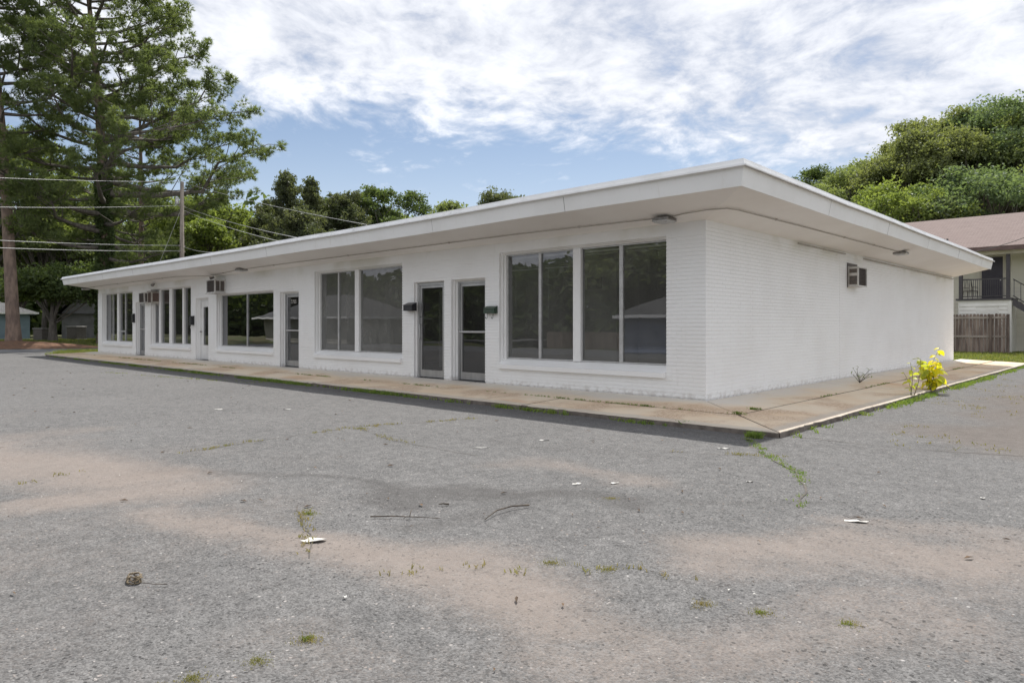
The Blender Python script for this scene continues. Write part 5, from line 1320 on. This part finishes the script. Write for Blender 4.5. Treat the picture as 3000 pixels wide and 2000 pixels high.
for s_ in range(8):
    a_ = r2.uniform(0,6.28); e = np.array([math.cos(a_)*r2.uniform(.1,.3), math.sin(a_)*r2.uniform(.1,.3), r2.uniform(.12,.34)]); pth = limb_path((0,0,0), e, r2, .1, 4); MB().tube(pth, [.006,.005,.004,.002], 5).build('stem', M['dry_stick'], wd, True)
    for k in range(3):
        o = link('leaf', lm, None, wd); o.location = pth[1+k]; o.rotation_euler = (r2.uniform(0,1), 0, r2.random()*6.28)
# tufts on the sidewalk near the corner
for i, (x, y, lb) in enumerate([(1.0,-.35,'small weed clump on the sidewalk beyond the building corner'),(1.05,-1.02,'small weed clump where the sidewalk joints meet')]):
    t = empty('sidewalk_weed', (x, y, -.04)); tag(t, lb, 'weed'); q = np.concatenate([np.random.default_rng(i).normal(size=(50,2))*[.07,.03], np.zeros((50,1))], 1); blades('blades', q[:26]*[.8,.8,1], .04, M['weed'], 600+i, None, 4, .004, .01, t)
# bigger kerb weeds near the corner
for i, (u, v, lb) in enumerate([(2010,1250,'broad bladed weed at the front kerb left of the corner'),(2072,1255,'low round weed at the front kerb right of the broad bladed one'),(2212,1282,'dark green weed clump at the corner crack'),(2298,1270,'pale weed sprouting at the tip of the kerb corner'),(2358,1255,'yellow green weed on the side kerb next to the corner')]):
    c = G(u, v); t = empty('kerb_weed', tuple(c)); tag(t, lb, 'weed', 'single weeds at the kerb corner'); q = np.concatenate([np.random.default_rng(i+9).normal(size=(60,2))*[.07,.04], np.zeros((60,1))], 1); blades('blades', q[:34]*[.7,.7,1], .085 if i in (0,2) else .055, M['weed'], 620+i, None, 5, .006, .02, t)

# ------------------------------------------------------------------ across the street: what the windows mirror
M['cream_lap'] = pm('cream_lap_siding', (.55,.53,.47), (.48,.46,.41), 1.5, .6)
M['slate_lap'] = pm('slate_blue_siding', (.30,.35,.48), (.25,.30,.42), 1.5, .6)
# blue house, its near corner mirrored in the right window
def mir(u, v, d): q = AT(u, v, d); return np.array([q[0], -q[1], q[2]])
def facing(u, d, rz, dp):             # origin of a house whose +y wall starts at the mirrored point
    q = mir(u, HOR, d); return (q[0]+math.sin(rz)*dp, q[1]-math.cos(rz)*dp)
q = facing(1812, 36, R(-18), 8); small_house('slate_house', (q[0], q[1], -1.15), R(-18), 10, 8, 2.95, 1.9, M['slate_lap'], M['shingle_grey'], 'slate blue sided house across the street mirrored in the right window', .55, .26, hip=True)
q = facing(765, 60, R(-8), 8); small_house('cream_house', (q[0], q[1], -1.0), R(-8), 11, 8, 3.0, 2.0, M['cream_lap'], M['shingle_grey'], 'cream sided house across the street mirrored in the dark window', .7, .22, hip=True)
fn2 = empty('plank_fence', (-19, -27, -1.0)); tag(fn2, 'brown plank fence across the street mirrored in the glass doors', 'fence')
for k in range(60): MB().box(-8+k*.16, 0, 0, -8+k*.16+.145, .025, 1.85).build('plank', M['fence'], fn2)
MTR = [(-74,-16,9,5,'leaf_mid','round tree mirrored in the far left window'),(-58,-25,10,5,'leaf_dark','dark tree mirrored in the second display window'),(-40,-30,9,4.5,'leaf_dark','dark tree mirrored in the low two pane window'),(-22,-32,9.5,4.5,'leaf_mid','broad tree mirrored in the hazed grey window'),(-6,-33,9,4.5,'leaf_dark','dark tree mirrored in the largest window')]
for i, (x, y, H, w, mt, lb) in enumerate(MTR):
    broad_tree('street_tree', (x, y, -1.1 if y < -26 else -.4), H, crown(H, w, .2, 7, 300+i), mt, lb, 700+i, 9000, .28, .3, 'trees across the street', cluster=.8, per=30)
Pg = scatter(4500, -60, 8, -27, -22.1); blades('grass', Pg, .14, M['grass'], 9, 'lawn across the street mirrored in the windows', 3, .025, .1)

rs3 = np.random.default_rng(91)
def back_wood(n, x0, x1, y0, y1, h, lb):
    x = rs3.uniform(x0, x1, n); y = rs3.uniform(y0, y1, n); z = -1+(h*.55+h*.7*fbm(x*.12, y*.12, 4))*rs3.random(n)**.8
    tag(leaf_quads(np.stack([x, y, z], 1), .7, rs3, .3, .6, 'street_woodland', M['leaf_dark']), lb, None, None, 'stuff')
back_wood(26000, -110, 40, -56, -44, 10, 'dense woodland across the street mirrored in the windows')
back_wood(22000, -125, -95, -50, 20, 11, 'dense woodland beyond the side road mirrored in the far left windows')
